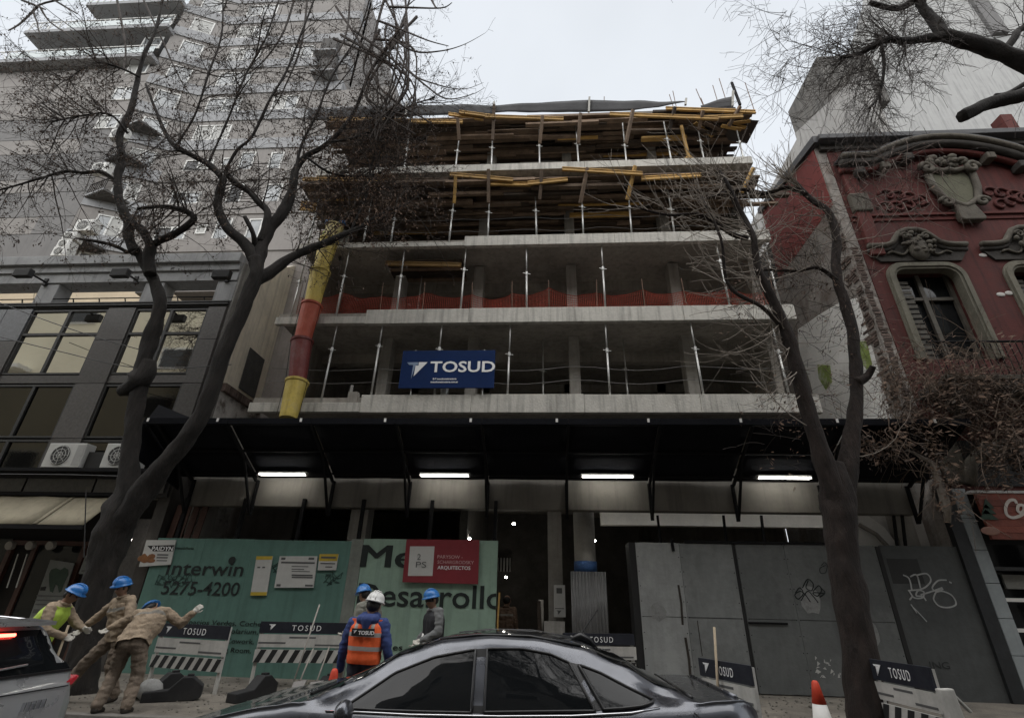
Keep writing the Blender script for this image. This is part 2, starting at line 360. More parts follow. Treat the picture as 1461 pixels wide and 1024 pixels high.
def beam(f, p, q, m_=wood_new, name='timber_beam', h=.15):       # H-section timber beam
    mb = MB(); a, b_ = V3(p), V3(q)
    mb.bar(a+V3((0, 0, h/2-.015)), b_+V3((0, 0, h/2-.015)), .07, .03); mb.bar(a-V3((0, 0, h/2-.015)), b_-V3((0, 0, h/2-.015)), .07, .03)
    mb.bar(a, b_, .03, h-.062); mb.build(name, m_, f)
def ybeam(f, a, b_, y, **k): beam(f, at(*a, y), at(*b_, y), **k)
ybeam(f1, (582, 173), (660, 174), 11.95); ybeam(f1, (655, 160), (700, 166), 11.9); ybeam(f1, (692, 166), (804, 170), 11.85)
ybeam(f1, (640, 163), (690, 170), 12.0); ybeam(f1, (870, 163), (1025, 169), 11.9, h=.16); ybeam(f1, (950, 155), (1078, 160), 11.95); ybeam(f1, (1000, 168), (1060, 166), 11.9)
ybeam(f1, (470, 170), (575, 172), 12.0)
ybeam(f2, (432, 256), (552, 258), 11.9); ybeam(f2, (642, 249), (732, 257), 11.92); ybeam(f2, (802, 241), (917, 248), 11.8); ybeam(f2, (753, 262), (810, 256), 11.92)
ybeam(f2, (440, 262), (640, 256), 12.0, m_=wood); ybeam(f2, (915, 255), (1000, 250), 11.9); ybeam(f2, (430, 290), (452, 291), 12.3); ybeam(f2, (428, 297), (450, 299), 12.35)
ybeam(f2, (700, 262), (760, 263), 12.0)
# upright forked heads leaning at the deck edges
for (f, px, py, qx, qy) in ((f1, 653, 169, 655, 200), (f1, 705, 150, 703, 200), (f1, 774, 166, 770, 205), (f1, 828, 162, 825, 205), (f1, 903, 157, 893, 205), (f1, 963, 153, 955, 185), (f1, 1003, 158, 997, 185), (f1, 1056, 152, 1040, 180),
                         (f2, 650, 252, 648, 290), (f2, 697, 242, 697, 290), (f2, 773, 242, 770, 285), (f2, 838, 240, 828, 290), (f2, 906, 237, 895, 285), (f2, 1075, 240, 1058, 275)):
    MB().bar(at(px, py, 11.78), at(qx, qy, 12.15), .1, .09).build('edge_post', wood if RN.random() < .92 else wood_new, f)
for k in range(9):
    a = at(975+RN.uniform(0, 95), 172+RN.uniform(0, 10), 12.2)
    MB().bar(a, a+V3((RN.uniform(.6, 1.2), RN.uniform(-.2, .6), RN.uniform(-.05, .1))), .12, .04).build('plank', wood_new if k < 4 else wood, f1)
# plywood flap folding down at the right end
a = at(1028, 180, 12.3); MB().prism([at(1020, 168, 12.1), at(1083, 172, 12.1), at(1066, 205, 13.2), at(1040, 200, 13.2)], (0, .03, .03)).build('plywood_sheet', M('dark_plywood', (.05, .038, .03)), f1)
# yellow crossed shore at the right
sh = thing('timber_shore', 'yellow timber shore with splayed feet standing at the right of the fourth slab', 'prop', at(984, 234, 12.5))
MB().bar(at(984, 232, 12.5), at(972, 180, 12.3), .09, .09).build('post', wood_new, sh)
for qx in (966, 1000): MB().bar(at(983, 222, 12.48), at(qx, 236, 12.42), .06, .05).build('strut', wood_new, sh)

# grey edge screen on the roof, with posts
es = thing('edge_screen', 'dark grey mesh edge screen with timber posts around the roof of the unfinished building', 'screen', (0, 12.3, 18))
def sheet(pts, name, mat_, par, th=.02, nx=14):
    # pts: top-left, top-right, bottom-right, bottom-left ; gently billowing sheet
    tl, tr, br, bl = [V3(p) for p in pts]; rows = []
    for j in range(5):
        row = []
        for i in range(nx+1):
            u, v = i/nx, j/4
            p = tl.lerp(tr, u).lerp(bl.lerp(br, u), v); p = p+V3((0, .05*mnoise.noise(p*1.3), .012*mnoise.noise(p*.9+V3((9, 0, 0)))))
            row.append(p)
        rows.append(row)
    return MB().grid(rows).build(name, mat_, par, smooth=True, thick=th)
y = 12.25
for a in (((440, 156), (578, 151), (578, 166), (440, 172)), ((578, 151), (705, 150), (705, 162), (578, 166)), ((705, 150), (842, 143), (842, 160), (705, 160)), ((842, 143), (980, 146), (900, 158), (842, 160)), ((1000, 150), (1045, 138), (1045, 155), (1003, 157))):
    sheet([at(*p, y) for p in a], 'mesh_panel', tarp_grey, es)
for (px, py, qy) in ((580, 146, 172), (705, 146, 166), (841, 139, 160), (979, 141, 150), (1046, 130, 152)):
    MB().bar(at(px, py, y-.05), at(px-1, qy, y-.05), .07, .07).build('post', M('grey_post', (.38, .37, .34), .8), es)
MB().bar(at(1044, 118, y), at(1056, 150, y-.1), .08, .06).build('post', steel_dark, es)
rust = M('rusty_rebar', (.16, .1, .07), .8, .2, 5, .1)
rb = thing('starter_bars', 'thin steel starter bars sticking up from the right end of the roof', 'rebar', at(1020, 150, 12.4))
for (px, py, qx, qy) in ((955, 135, 963, 160), (960, 130, 966, 158), (993, 127, 1003, 150), (1017, 122, 1026, 152), (1026, 112, 1038, 150), (1063, 118, 1077, 160), (862, 138, 862, 146), (1000, 140, 1008, 160)):
    MB().tube([at(px, py, 12.5), at(qx, qy, 12.5)], .014, 5).build('bar', rust, rb)

# ------------------------------------------------------------------ steel props
prop0 = None
def prop(x, y, z0, z1, label, lean=0):
    t = thing('steel_prop', label, 'prop', (x, y, z0), 'steel props along the open front')
    h = z1-z0; zc = z0+h*RN.uniform(.5, .66)
    MB().tube([(x, y, z0+.01), (x+lean*.5, y, zc)], .029, 10).build('outer_tube', galv, t, smooth=True)
    MB().tube([(x+lean*.5, y, zc-.02), (x+lean, y, z1-.01)], .021, 10).build('inner_tube', galv, t, smooth=True)
    mb = MB(); mb.tube([(x+lean*.5, y, zc-.06), (x+lean*.5, y, zc+.05)], .042, 10); mb.bar((x+lean*.5-.11, y-.01, zc+.01), (x+lean*.5+.11, y+.01, zc-.02), .016, .016); mb.build('collar', galv, t)
    B(x-.07, x+.07, y-.07, y+.07, z0, z0+.008).build('base_plate', galv, t)
    return t
PR = [
 ('lowest open floor', 6.65, 8.86, 12.36, [(458.6, 572), (529.8, 561.5), (620, 561), (724, 561), (870, 561), (1003, 560), (1127, 564)]),
 ('floor with red netting', 9.34, 11.62, 12.36, [(415.6, 450), (479.7, 450), (566.4, 440), (657, 440), (751.5, 437.5), (863.5, 437.5), (1041, 435), (1112, 432)]),
 ('floor under the lower planks', 12.0, 14.0, 12.36, [(439, 347), (518, 346), (558, 345), (641, 343), (696, 335), (765.5, 332), (832, 331), (901, 330), (962, 329), (1080, 325)]),
 ('floor under the roof planks', 14.72, 17.1, 12.36, [(576, 246), (649, 247), (701, 245), (770, 242), (826, 239), (894, 238), (959, 235), (1006, 235), (1062, 232)])]
for fi, (nm, z0, z1, y, l_) in enumerate(PR):
    for i, (px, py) in enumerate(l_):
        x = at(px, py, y).x; zb = z0
        if fi < 3 and x < STEP[fi]: zb = z0-.235
        place = 'leftmost' if i == 0 else 'rightmost' if i == len(l_)-1 else ORD[i]+' from the left'
        prop(x, y+RN.uniform(-.03, .03), zb, z1 + (.23 if fi < 2 else 0), 'steel prop on the %s, %s' % (nm, place), RN.uniform(-.05, .05))
# deeper rank of bare props on the first floor
for i, (px, py) in enumerate(((775, 560), (893, 560), (600, 437))):
    z0, z1 = ((6.62, 9.05), (6.62, 9.05), (9.31, 11.8))[i]
    prop(at(px, py, 13.6).x*1.02, 13.6, z0, z1, ('dim prop standing deeper inside the first open floor near the middle column', 'dim prop standing deeper inside the first open floor left of the right column', 'short prop deeper inside the second open floor below the hanging timber')[i])
# guard cables and rails
gr = M('guard_cable', (.12, .115, .11), .6)
for nm, z, y, x0, x1 in (('sagging guard cable across the first open floor, upper line', 7.55, 12.42, -7.7, 6.8), ('sagging guard cable across the first open floor, lower line', 7.15, 12.42, -7.7, 6.8),
                      ('guard rail across the third open floor, upper line', 13.0, 12.5, -5, 6.6), ('guard rail across the third open floor, lower line', 12.5, 12.5, -5, 6.6),
                      ('guard rail across the top open floor', 15.5, 12.5, -4, 6.6), ('lower guard rail across the top open floor', 15.1, 12.5, -4, 6.6)):
    pts = []; n = 24
    for i in range(n+1):
        u = i/n; s_ = (u*5) % 1; pts.append((x0+(x1-x0)*u, y, z-.1*math.sin(math.pi*s_)+.03*math.sin(i)))
    tag(MB().tube(pts, .009, 5).build('guard_cable', gr), nm, 'cable')
# orange safety netting
net = thing('safety_netting', 'red orange plastic safety netting sagging across the second open floor', 'netting', (0, 12.6, 9.34))
netm = M('orange_netting', (.42, .08, .05), .7, .25, 2)
rn = random.Random(8); posts = [-7.5, -6.2, -4.9, -3.6, -2.1, -.9, .2, 1.6, 3.0, 4.2, 5.4, 6.7]
hs_ = [.8+rn.uniform(-.14, .1) for _ in posts]
for k in range(len(posts)-1):
    mb = MB(); a, b_ = posts[k], posts[k+1]; n = 9; m_ = 26
    def P(u, v):
        x = a+(b_-a)*u; top = hs_[k]*(1-u)+hs_[k+1]*u - .16*math.sin(math.pi*u)
        q = V3((x, 12.62, 9.33+.04+top*v)); return q+V3((0, .1*mnoise.noise(q*2.1), .05*mnoise.noise(q*3)))
    for j in range(n+1): mb.tube([P(i/12, j/n) for i in range(13)], .012 if j in (0, n) else .008, 3, cap=False)
    for i in range(m_): mb.tube([P(i/m_, j/5) for j in range(6)], .007, 3, cap=False)
    mb.build('net_panel', netm, net)
for x in posts: MB().tube([(x, 12.6, 9.33), (x+rn.uniform(-.05, .05), 12.6, 10.55)], .013, 5).build('post', rust, net)
# timber hanging under slab three, left of centre
hg = thing('hanging_formwork', 'strip of brown shuttering boards left hanging under the third slab', 'formwork', at(600, 365, 12.7))
for k in range(6): B(at(552, 370, 12.8).x, at(660, 370, 12.8).x, 12.75+k*.2, 12.9+k*.2, 11.5-.02*(k % 2), 11.55).build('plank', wood, hg)
beam(hg, at(550, 376, 12.6), at(658, 378, 12.6), m_=M('dull_timber', (.25, .15, .05), .8))
# plank stacks inside the top floor
for i, (px, py) in enumerate(((672, 240), (790, 236))):
    s_ = thing('plank_stack', 'small stack of timber panels on the top floor, %s of the two' % ('left' if i == 0 else 'right'), 'timber', at(px, py, 13.3))
    o = at(px, py, 13.3)
    for k in range(4): B(o.x-.5, o.x+.5, 13.2, 13.6, 14.73+k*.14, 14.73+k*.14+.09).build('plank', wood_new if k == 9 else wood, s_)
# company sign
NAVY = M('navy_sign', (.004, .02, .085), .8, .12, 1, .02, spec=.2)
WH = M('white_print', (.8, .8, .8), .6, 0, 1, 0); GRB = M('greyblue_print', (.2, .27, .38), .6, 0, 1, 0)
a, b_ = at(570, 500, 12.1), at(706, 555, 12.1)
sg = thing('company_sign', 'large navy company sign reading TOSUD hung on the first open floor', 'sign', (0, 12.1, 6.7))
x0, x1 = at(572, 528, 12.1).x, at(706, 526, 12.1).x; z0, z1 = at(640, 554, 12.1).z, at(640, 500.5, 12.1).z
B(x0, x1, 12.07, 12.1, z0, z1).build('panel', NAVY, sg, bev=.004)
def logo(x, y, z, s_, par, m1=None, m2=None):      # split-T arrow mark, s_ = height
    m1 = m1 or GRB; m2 = m2 or WH
    MB().prism([(x, y, z+s_), (x+.62*s_, y, z+s_), (x+.62*s_, y, z+.84*s_), (x+.5*s_, y, z+.84*s_), (x+.33*s_, y, z), (x+.36*s_, y, z+.84*s_), (x+.13*s_, y, z+.84*s_)], (0, -.004, 0)).build('logo_left', m1, par)  # printed left part of the mark
    MB().prism([(x+.66*s_, y, z+s_), (x+1.15*s_, y, z+s_), (x+.46*s_, y, z+.16*s_), (x+.5*s_, y, z+.8*s_), (x+.66*s_, y, z+.8*s_)], (0, -.005, 0)).build('logo', m2, par)
W_ = x1-x0; H_ = z1-z0
logo(x0+.06*W_, 12.068, z0+.24*H_, .44*H_, sg)
text('TOSUD', x0+.315*W_, 12.064, z0+.42*H_, .285*H_, WH, sg, bold=.008, sx=1.2)
text('B·F tosudconstructora', x0+.355*W_, 12.064, z0+.215*H_, .045*H_, WH, sg, bold=.002)
text('tosudconstructora.com.ar', x0+.335*W_, 12.064, z0+.135*H_, .045*H_, WH, sg, bold=.002)
for px in (590, 690):
    p = at(px, 528, 12.15); MB().tube([(p.x, 12.14, 6.6), (p.x, 12.14, z1+.05)], .018, 6).build('bracket', galv, sg)
bk = thing('bucket', 'small shiny bucket on the slab edge below the TOSUD sign', 'bucket', (at(634, 560, 12.4).x, 12.4, 6.66))
c = OFF[bk.name]; MB().lathe([(.1, 0), (.12, .3)], c, 12).build('bucket_body', galv, bk); MB().tube([c+V3((-.12, 0, .29)), c+V3((0, 0, .4)), c+V3((.12, 0, .29))], .006, 4).build('handle', galv, bk)
bl = thing('concrete_block', 'small dark block standing on the slab edge at the step left of the sign', 'block', at(505, 562, 12.3))
c = at(505, 566, 12.3); B(c.x-.14, c.x+.12, 12.22, 12.4, 6.43, 6.74).build('block', concrete_dark, bl); B(c.x-.12, c.x-.06, 12.25, 12.3, 6.74, 6.95).build('stub', concrete, bl)
# rubbish chute
ch = thing('rubbish_chute', 'red and yellow plastic rubbish chute of nested segments hanging down the left front', 'chute', at(414, 590, 11.85))
cp = [at(412, 592, 11.75), at(424, 545, 11.85), at(431, 487, 11.9), at(445, 436, 11.95), at(457, 388, 12.0), at(469, 345, 12.1), at(477, 325, 12.25)]
cy = M('chute_yellow', (.58, .44, .09), .6, .25, 3, .2, 14, streak=.25, stainamt=.4, stain=(.3, .25, .15), stainscale=3); cr = M('chute_dark_red', (.17, .028, .024), .6, .25, 3, .2, 14, streak=.25, stainamt=.45, stain=(.16, .09, .08), stainscale=3); co_ = M('chute_orange_red', (.42, .08, .04), .6, .25, 3, .2, 14, streak=.25, stainamt=.4, stain=(.33, .14, .1), stainscale=3); cyl = M('chute_pale_yellow', (.56, .47, .2), .6, .15, 3, .1)
cms = [cy, cr, co_, cy, cy, cyl]
for k in range(6):
    a, b_ = cp[k], cp[k+1]; d = (b_-a).normalized(); r0 = .25 if k < 5 else .22
    a2 = a - d*.1
    if k == 1: mm = [cr]
    MB().tube([a2, a, b_-d*.05, b_-d*.045, b_+d*.02, b_+d*.02], [r0-.04, r0-.03, r0+.03, r0+.055, r0+.06, r0+.02], 20).build('segment', cms[k], ch, smooth=False)
for s_ in (-1, 1): MB().tube([p+V3((s_*.3, -.05, 0)) for p in cp[:-1]], .008, 4).build('chain', steel_dark, ch)
# ------------------------------------------------------------------ protective canopy
YO, ZO, ZI = 10.5, 5.32, 4.42
cn = thing('protective_canopy', 'black protective canopy of tarpaulin panels cantilevered over the pavement', 'canopy', (0, D, ZI))
BX = [-8.9, -7.22, -5.25, -3.3, -1.36, .55, 2.54, 4.5, 6.5, 8.48]
ext = [-9.25]+BX[1:-1]+[8.95]
slope = (ZO-ZI)/(D+.1-YO)
for k in range(len(ext)-1):
    for a, b_ in ((0, .5), (.5, 1)):
        ya, yb = YO+(D+.08-YO)*a, YO+(D+.08-YO)*b_
        za, zb = ZO+(ZI-ZO)*a, ZO+(ZI-ZO)*b_
        sheet([(ext[k]+.02, ya, za), (ext[k+1]-.02, ya, za), (ext[k+1]-.02, yb-.015, zb), (ext[k]+.02, yb-.015, zb)], 'tarp_panel', tarp_black, cn, th=.012, nx=10)
    B(ext[k]+.004, ext[k+1]-.004, YO-.02, YO+.01, ZO-.09, ZO+.05).build('fascia', tarp_black, cn)
for y_ in (YO+.05, YO+.85, D-.12):
    z_ = ZO-(y_-YO)*slope-.05; MB().bar((-9.2, y_, z_), (8.9, y_, z_), .05, .05).build('purlin', steel_dark, cn)
for x in BX:
    MB().bar((x, YO+.02, ZO-.1), (x, D, ZI-.1), .05, .07).build('rafter', steel_dark, cn)
    mb = MB(); mb.bar((x, D+.09, 3.5), (x, D+.09, 4.35), .07, .06); mb.bar((x, D+.06, 3.52), (x, D-.75, ZI+.31), .05, .05); mb.bar((x, D-.75, ZI+.3), (x, D+.06, ZI-.12), .04, .04)
    mb.build('bracket', steel_dark, cn)
    B(x-.025-.25, x+.025-.25, YO-.028, YO-.021, ZO-.04, ZO+.045).build('clip', white_paint, cn)
MB().prism([(-9.3, YO+.3, ZO+.5), (-9.3, YO+.1, ZO), (-7.9, YO+.1, ZO-.02)], (0, .03, 0)).build('end_flap', tarp_black, cn)
sheet([(-9.27, YO, ZO), (-9.27, D, ZI+.35), (-9.2, D, ZI-.35), (-9.3, YO+.15, ZO-.85)], 'end_panel', tarp_black, cn, nx=8)

# fluorescent battens under the canopy
TUBE = M('lit_tube', (.9, .9, .9), .4, 0, 1, 0, emit=((1, .97, .9), 6))
RB = M('batten_white', (.7, .7, .68), .4, 0, 1, 0)
names = ['leftmost of the four, right of the forked tree', 'second from the left, above the green hoarding', 'third from the left, above the round column', 'rightmost, partly behind the right tree']
for i, (xa, xb, y_) in enumerate(((368, 437, 677), (598, 670, 678.5), (829, 905, 680), (1081, 1159, 682))):
    a, b_ = at(xa, y_, 11.9), at(xb, y_, 11.9); z = (a.z+b_.z)/2
    t = thing('fluorescent_light', 'lit tube light under the black canopy, '+names[i], 'light', ((a.x+b_.x)/2, 11.9, z), 'fluorescent lights under the canopy')
    B(a.x, b_.x, 11.9, 12.0, z+.035, z+.075).build('housing', RB, t)
    for dy in (-.03, .05): MB().tube([(a.x+.03, 11.93+dy, z+.012), (b_.x-.03, 11.93+dy, z+.012)], .014, 8).build('tube', TUBE, t, smooth=True)
    for x in (a.x+.015, b_.x-.015): B(x-.015, x+.015, 11.88, 12.0, z-.005, z+.034).build('end_cap', RB, t)
BULB = M('lit_bulb', (.9, .9, .9), .4, 0, 1, 0, emit=((1, .96, .86), 24))
for (px, py, y_, lb) in ((733, 747, 13.6, 'small lit bulb under the slab above the dark entrance'), (848, 771, 13.8, 'small lit bulb right of the round column'), (670, 768, 13.2, 'small lit bulb glowing just behind the red architects sign'), (722, 823, 16.5, 'small lit lamp deep inside the dark entrance')):
    p = at(px, py, y_); t = thing('bulb_light', lb, 'light', p)
    MB().ball(p, .038, .038, .03, n=10).build('bulb', BULB, t); MB().tube([p+V3((0, 0, .03)), p+V3((0, 0, .12))], .02, 6).build('socket', black, t)

# ------------------------------------------------------------------ green hoarding
hd = thing('hoarding', 'painted green plywood hoarding with black lettering in front of the building site', 'hoarding', (-5.2, D, WK))
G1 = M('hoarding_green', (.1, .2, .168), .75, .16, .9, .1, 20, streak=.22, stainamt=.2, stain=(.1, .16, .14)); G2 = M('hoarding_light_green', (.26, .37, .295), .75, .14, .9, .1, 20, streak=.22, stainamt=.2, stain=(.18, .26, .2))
INK = M('black_lettering', (.008, .014, .013), .7, .15, 4, 0)
xs = [-9.3, -8.1, -6.9, -5.7, -4.52]
for k in range(4):
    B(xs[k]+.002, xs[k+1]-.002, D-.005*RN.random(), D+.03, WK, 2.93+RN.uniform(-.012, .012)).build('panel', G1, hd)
B(-4.515, -4.24, D-.012, D+.04, WK, 2.97).build('joint_board', M('grey_board', (.2, .215, .19), .8, .25, 2, .2, 20, streak=.3), hd)
xs2 = [-4.235, -2.7, -1.06]
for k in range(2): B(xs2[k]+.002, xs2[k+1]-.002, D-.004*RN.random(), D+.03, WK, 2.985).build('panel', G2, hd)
for x in (-8.9, -7.4, -5.9, -4.4, -2.7, -1.15): B(x-.04, x+.04, D+.04, D+.12, WK, 3.9).build('post', steel_dark, hd)
YT = D-.012
def tx(body, px0, py0, px1, hpx, mat_=INK, par=hd, bold=0., fat=0, shear=0., y=YT, clip=None, spacing=1., name='lettering'):
    a = at(px0, py0, y); b_ = at(px1, py0, y); h = hpx/pxm(a)*1.0
    o = text(body, 0, y, 0, 1, mat_, par, name=name, bold=bold, shear=shear, spacing=spacing)
    me = o.data; xs_ = [v.co.x for v in me.vertices]; zs_ = [v.co.z for v in me.vertices]
    base = -OFF[par.name]
    wdt = max(xs_)-min(xs_); x_min = min(xs_)
    s_ = (b_.x-a.x)/wdt
    for v in me.vertices:
        v.co.x = base.x + a.x + (v.co.x-x_min)*s_; v.co.z = base.z + a.z + (v.co.z-base.z)*h
    if fat:
        bm = bmesh.new(); bm.from_mesh(me); g0 = bm.verts[:]+bm.edges[:]+bm.faces[:]
        for k in range(1, fat):
            r_ = bmesh.ops.duplicate(bm, geom=g0)
            for v in r_['geom']:
                if isinstance(v, bmesh.types.BMVert): v.co.x += .016*k; v.co.y -= .0007*k
        bm.to_mesh(me); bm.free()
    if clip is not None:
        bm = bmesh.new(); bm.from_mesh(me)
        bmesh.ops.bisect_plane(bm, geom=bm.verts[:]+bm.edges[:]+bm.faces[:], plane_co=(base.x+clip, 0, 0), plane_no=(1, 0, 0), clear_outer=True)
        bm.to_mesh(me); bm.free()
    return o
tx('Interwin', 236, 819, 346, 19, bold=.012); a = at(331, 799, YT); MB().tube([(a.x, YT-.005, a.z), (a.x, YT+.004, a.z)], .085, 16).build('lettering', INK, hd)
tx('5275-4200', 229, 847, 340, 18, bold=.012)
tx('entral, Espacios Verdes, Cocheras', 226, 889, 387, 6.5)
tx('Solarium,', 324, 903, 368, 6.5); tx('Cowork,', 322, 917, 362, 6.5); tx('g Room,', 320, 930, 358, 6.5)
tx('inmobiliaria', 250, 783, 276, 3.5)
tx('Meta', 513, 808, 640, 31, fat=4)
tx('Desarrollos', 508, 863, 738, 30, bold=.016, clip=-1.064)
tx('es', 560, 927, 574, 8, bold=.004)
# pencil-like tags on the hoarding
for (x0, z0, n_, s_) in ((-9.0, 2.0, 40, .8), (-6.3, 2.3, 26, .4), (-5.0, 2.1, 20, .35)):
    mb = MB(); r = random.Random(int(x0*10)); pts = [(x0, z0)]
    for i in range(n_): pts.append((x0+s_*i/n_+.1*math.sin(i*1.9), z0+.1*math.sin(i*1.1+x0)+.06*math.sin(i*2.7)))
    stroke(mb, pts, .012, D-.009); mb.build('graffiti', M('thin_graffiti', (.02, .05, .043), .7), hd)
# boards fixed on the hoarding
def board(name, label, pts, mat_, y=D-.05, th=.03):
    t = thing(name, label, 'sign', (at(*pts[0], y).x, y, at(*pts[3], y).z))
    MB().prism([at(*p, y) for p in pts], (0, th, 0)).build('panel', mat_, t, bev=.003); return t
BW = M('board_white', (.5, .5, .48), .6, .1, 2, .03, stainamt=.2, stain=(.36, .35, .32))
def lines(t, rows, mat_, y, th=.003, name='print'):
    for (xa, xb, py, hp) in rows:
        a, b_ = at(xa, py, y), at(xb, py, y); h = hp/pxm(a)
        B(a.x, b_.x, y-th, y, a.z, a.z+h).build('print_line', mat_, t)
gp_ = M('grey_print', (.1, .1, .1), .7, 0, 1, 0)
t = board('advert_board', 'white PAIDYN advert board with a brown picture on the green hoarding', ((209, 770), (251, 770), (243, 805), (198, 808)), BW)
MB().prism([at(*p, D-.053) for p in ((210, 778), (249, 777), (247, 786), (218, 786))], (0, .002, 0)).build('dark_band', black, t)
tx('PAIDYN', 216, 785, 246, 6, WH, t, bold=.006, y=D-.058)
mb = MB(); r = random.Random(4)
for i in range(7): 
    p = at(r.uniform(202, 218), r.uniform(793, 801), D-.052); mb.ball(p, r.uniform(.05, .13), .006, r.uniform(.04, .08), n=8)
mb.build('picture', M('brown_picture', (.22, .09, .03), .6, .3, 6, 0), t)
lines(t, [(224, 240, 792, 2), (223, 239, 796, 2), (223, 238, 800, 1.5)], gp_, D-.051)
t = board('notice_board', 'narrow tall white notice board with yellow ends on the green hoarding', ((366, 793), (389, 793), (380, 849), (357, 849)), BW)
yb = M('notice_yellow', (.5, .36, .04), .6, .15, 3, 0)
for (p0, p1, p2, p3) in (((366, 793), (389, 793), (388, 798), (365, 798)), ((358, 844), (381, 844), (380, 849), (357, 849))):
    MB().prism([at(*p, D-.052) for p in (p0, p1, p2, p3)], (0, .002, 0)).build('yellow_end', yb, t)
lines(t, [(367, 371, 810, 2), (374, 378, 810, 2)], gp_, D-.051)
t = board('permit_board', 'large white building permit board with grey print on the green hoarding', ((399, 793), (453, 793), (447, 838), (391, 838)), BW)
lines(t, [(401, 407, 798, 3), (440, 448, 798, 3), (401, 449, 803, 2.2), (416, 440, 808, 1), (416, 434, 812, 1), (416, 442, 815, 1), (416, 446, 821, 2), (416, 446, 824, 2), (394, 400, 836, 3), (435, 446, 836, 2.4)], gp_, D-.051)
t = board('yellow_notice', 'small notice with a yellow upper half beside the permit board', ((456, 790), (483, 790), (479, 813), (453, 813)), BW)
MB().prism([at(*p, D-.052) for p in ((456, 790), (483, 790), (481, 800), (455, 800))], (0, .002, 0)).build('yellow_end', yb, t)
lines(t, [(458, 479, 796, 2.5), (457, 478, 804, 1.5), (464, 474, 809, 1.5)], gp_, D-.055)
t = board('architects_sign', 'dark red architects sign with a grey 2 PS square on the light green hoarding', ((580, 769), (684, 770), (682, 833), (574, 830)), M('sign_red', (.2, .018, .026), .6, .12, 1.5, .03), y=D-.09)
MB().prism([at(*p, D-.094) for p in ((585, 779), (620, 779), (617, 821), (582, 821))], (0, .003, 0)).build('grey_square', BW, t)
PK = M('pink_print', (.52, .33, .33), .7, 0, 1, 0)
tx('2', 595, 798, 600, 8, gp_, t, y=D-.099); tx('PS', 593, 809, 608, 8, gp_, t, y=D-.099, bold=.001)
tx('PARYSOW -', 624, 796, 660, 4.6, PK, t, y=D-.096, bold=.001); tx('SCHARGRODSKY', 624, 803.5, 676, 4.6, PK, t, y=D-.096, bold=.001); tx('ARQUITECTOS', 624, 811.5, 671, 4.8, WH, t, y=D-.096, bold=.006)
# entrance things
p = at(797, 865, 13.2); t = thing('safety_board', 'grey notice board with dark mark hung on the pier left of the round column', 'sign', p)
a, b_ = at(790, 834, 13.2), at(807, 880, 13.2); B(a.x, b_.x, 13.17, 13.2, b_.z, a.z).build('panel', BW, t); lines(t, [(794, 802, 846, 7), (792, 805, 868, 1)], gp_, 13.168); logo(at(794, 877, 13.16).x, 13.165, at(794, 877, 13.16).z, .1, t, gp_, gp_)
p = at(772, 905, 13); t = thing('bollard_post', 'grey pipe standing in the dark entrance', 'post', (p.x, 13, WK)); MB().tube([(p.x, 13, WK), (p.x, 13, at(772, 855, 13).z)], .06, 10).build('pipe', concrete_dark, t, smooth=True)
p = at(790, 900, 12.9); t = thing('low_wall', 'pale low wall stub at the foot of the pier in the entrance', 'wall', (p.x, 12.9, WK)); B(p.x-.22, p.x+.25, 12.8, 13.0, WK, at(790, 886, 12.9).z).build('block', concrete, t); MB().bar((p.x-.26, 12.82, WK), (p.x-.34, 12.82, 1.75), .09, .05).build('plank', wood, t)
mb = MB(); x = -1.0; 
t = thing('warning_chain', 'yellow tape hanging on the edge of the light green hoarding', 'tape', (x, 12.15, WK))
MB().tube([(x, 12.16, WK+.1), (x+.01, 12.15, .8), (x-.01, 12.16, 1.3), (x+.01, 12.15, 1.9)], .022, 6).build('tape', wood_new, t)
t = thing('mesh_window', 'barred window deep inside the dark entrance', 'window', at(720, 810, 17.5)); 
a, b_ = at(711, 795, 17.5), at(728, 815, 17.5); B(a.x, b_.x, 17.5, 17.55, b_.z, a.z).build('pane', M('dim_pane', (.3, .29, .27), .6, .2, 3, 0), t)
for k in range(4): x = a.x+(b_.x-a.x)*(k+.5)/4; B(x-.02, x+.02, 17.44, 17.49, b_.z, a.z).build('bar', steel_dark, t)

# ------------------------------------------------------------------ grey sheet gates on the right
gt = thing('site_gate', 'grey painted sheet steel site gate with scribbled tags right of the entrance', 'gate', (4.7, D, WK))
GG = [M('gate_grey_%s' % w_, c_, .65, .25, .9, .5, 3.5, streak=.15, stainamt=.6, stain=s_, stainscale=1.3) for w_, c_, s_ in (('light', (.3, .31, .305), (.36, .37, .365)), ('mid', (.2, .21, .207), (.25, .26, .255)), ('dark', (.125, .132, .13), (.16, .165, .162)))]
gx = [(2.08, 3.05, 0), (3.055, 4.22, 1), (4.3, 5.35, 2), (5.355, 6.62, 2), (6.63, 7.32, 2)]
for a, b_, k in gx: B(a, b_, D-.004*RN.random(), D+.03, WK+.02, 3.0+RN.uniform(-.015, .01)).build('sheet_panel', GG[k], gt, bev=.004)
B(1.93, 2.075, D+.02, D+.5, WK, 3.0).build('gate_post', black, gt)
B(4.225, 4.295, D+.015, D+.06, WK, 3.0).build('gap_strip', black, gt)
B(3.2, 6.6, D-.02, D+.06, 3.005, 3.06).build('top_rail', steel_dark, gt)
a, b_ = at(1068, 888, D-.03), at(1124, 889, D-.03); B(a.x, b_.x, D-.035, D-.012, a.z-.02, a.z+.02).build('bolt_bar', steel_dark, gt)
for (a, b_, k) in gx:
    B(a+.03, b_-.03, D-.0075, D-.0045, 1.5, 1.508).build('weld_seam', steel_dark, gt)
    mb = MB()
    for z_ in [.3+.3*q for q in range(10)]:
        for x_ in (a+.035, b_-.035): mb.ball((x_, D-.006, z_), .011, .006, .011, n=6)
    stuff(mb.build('rivets', steel_dark, gt))
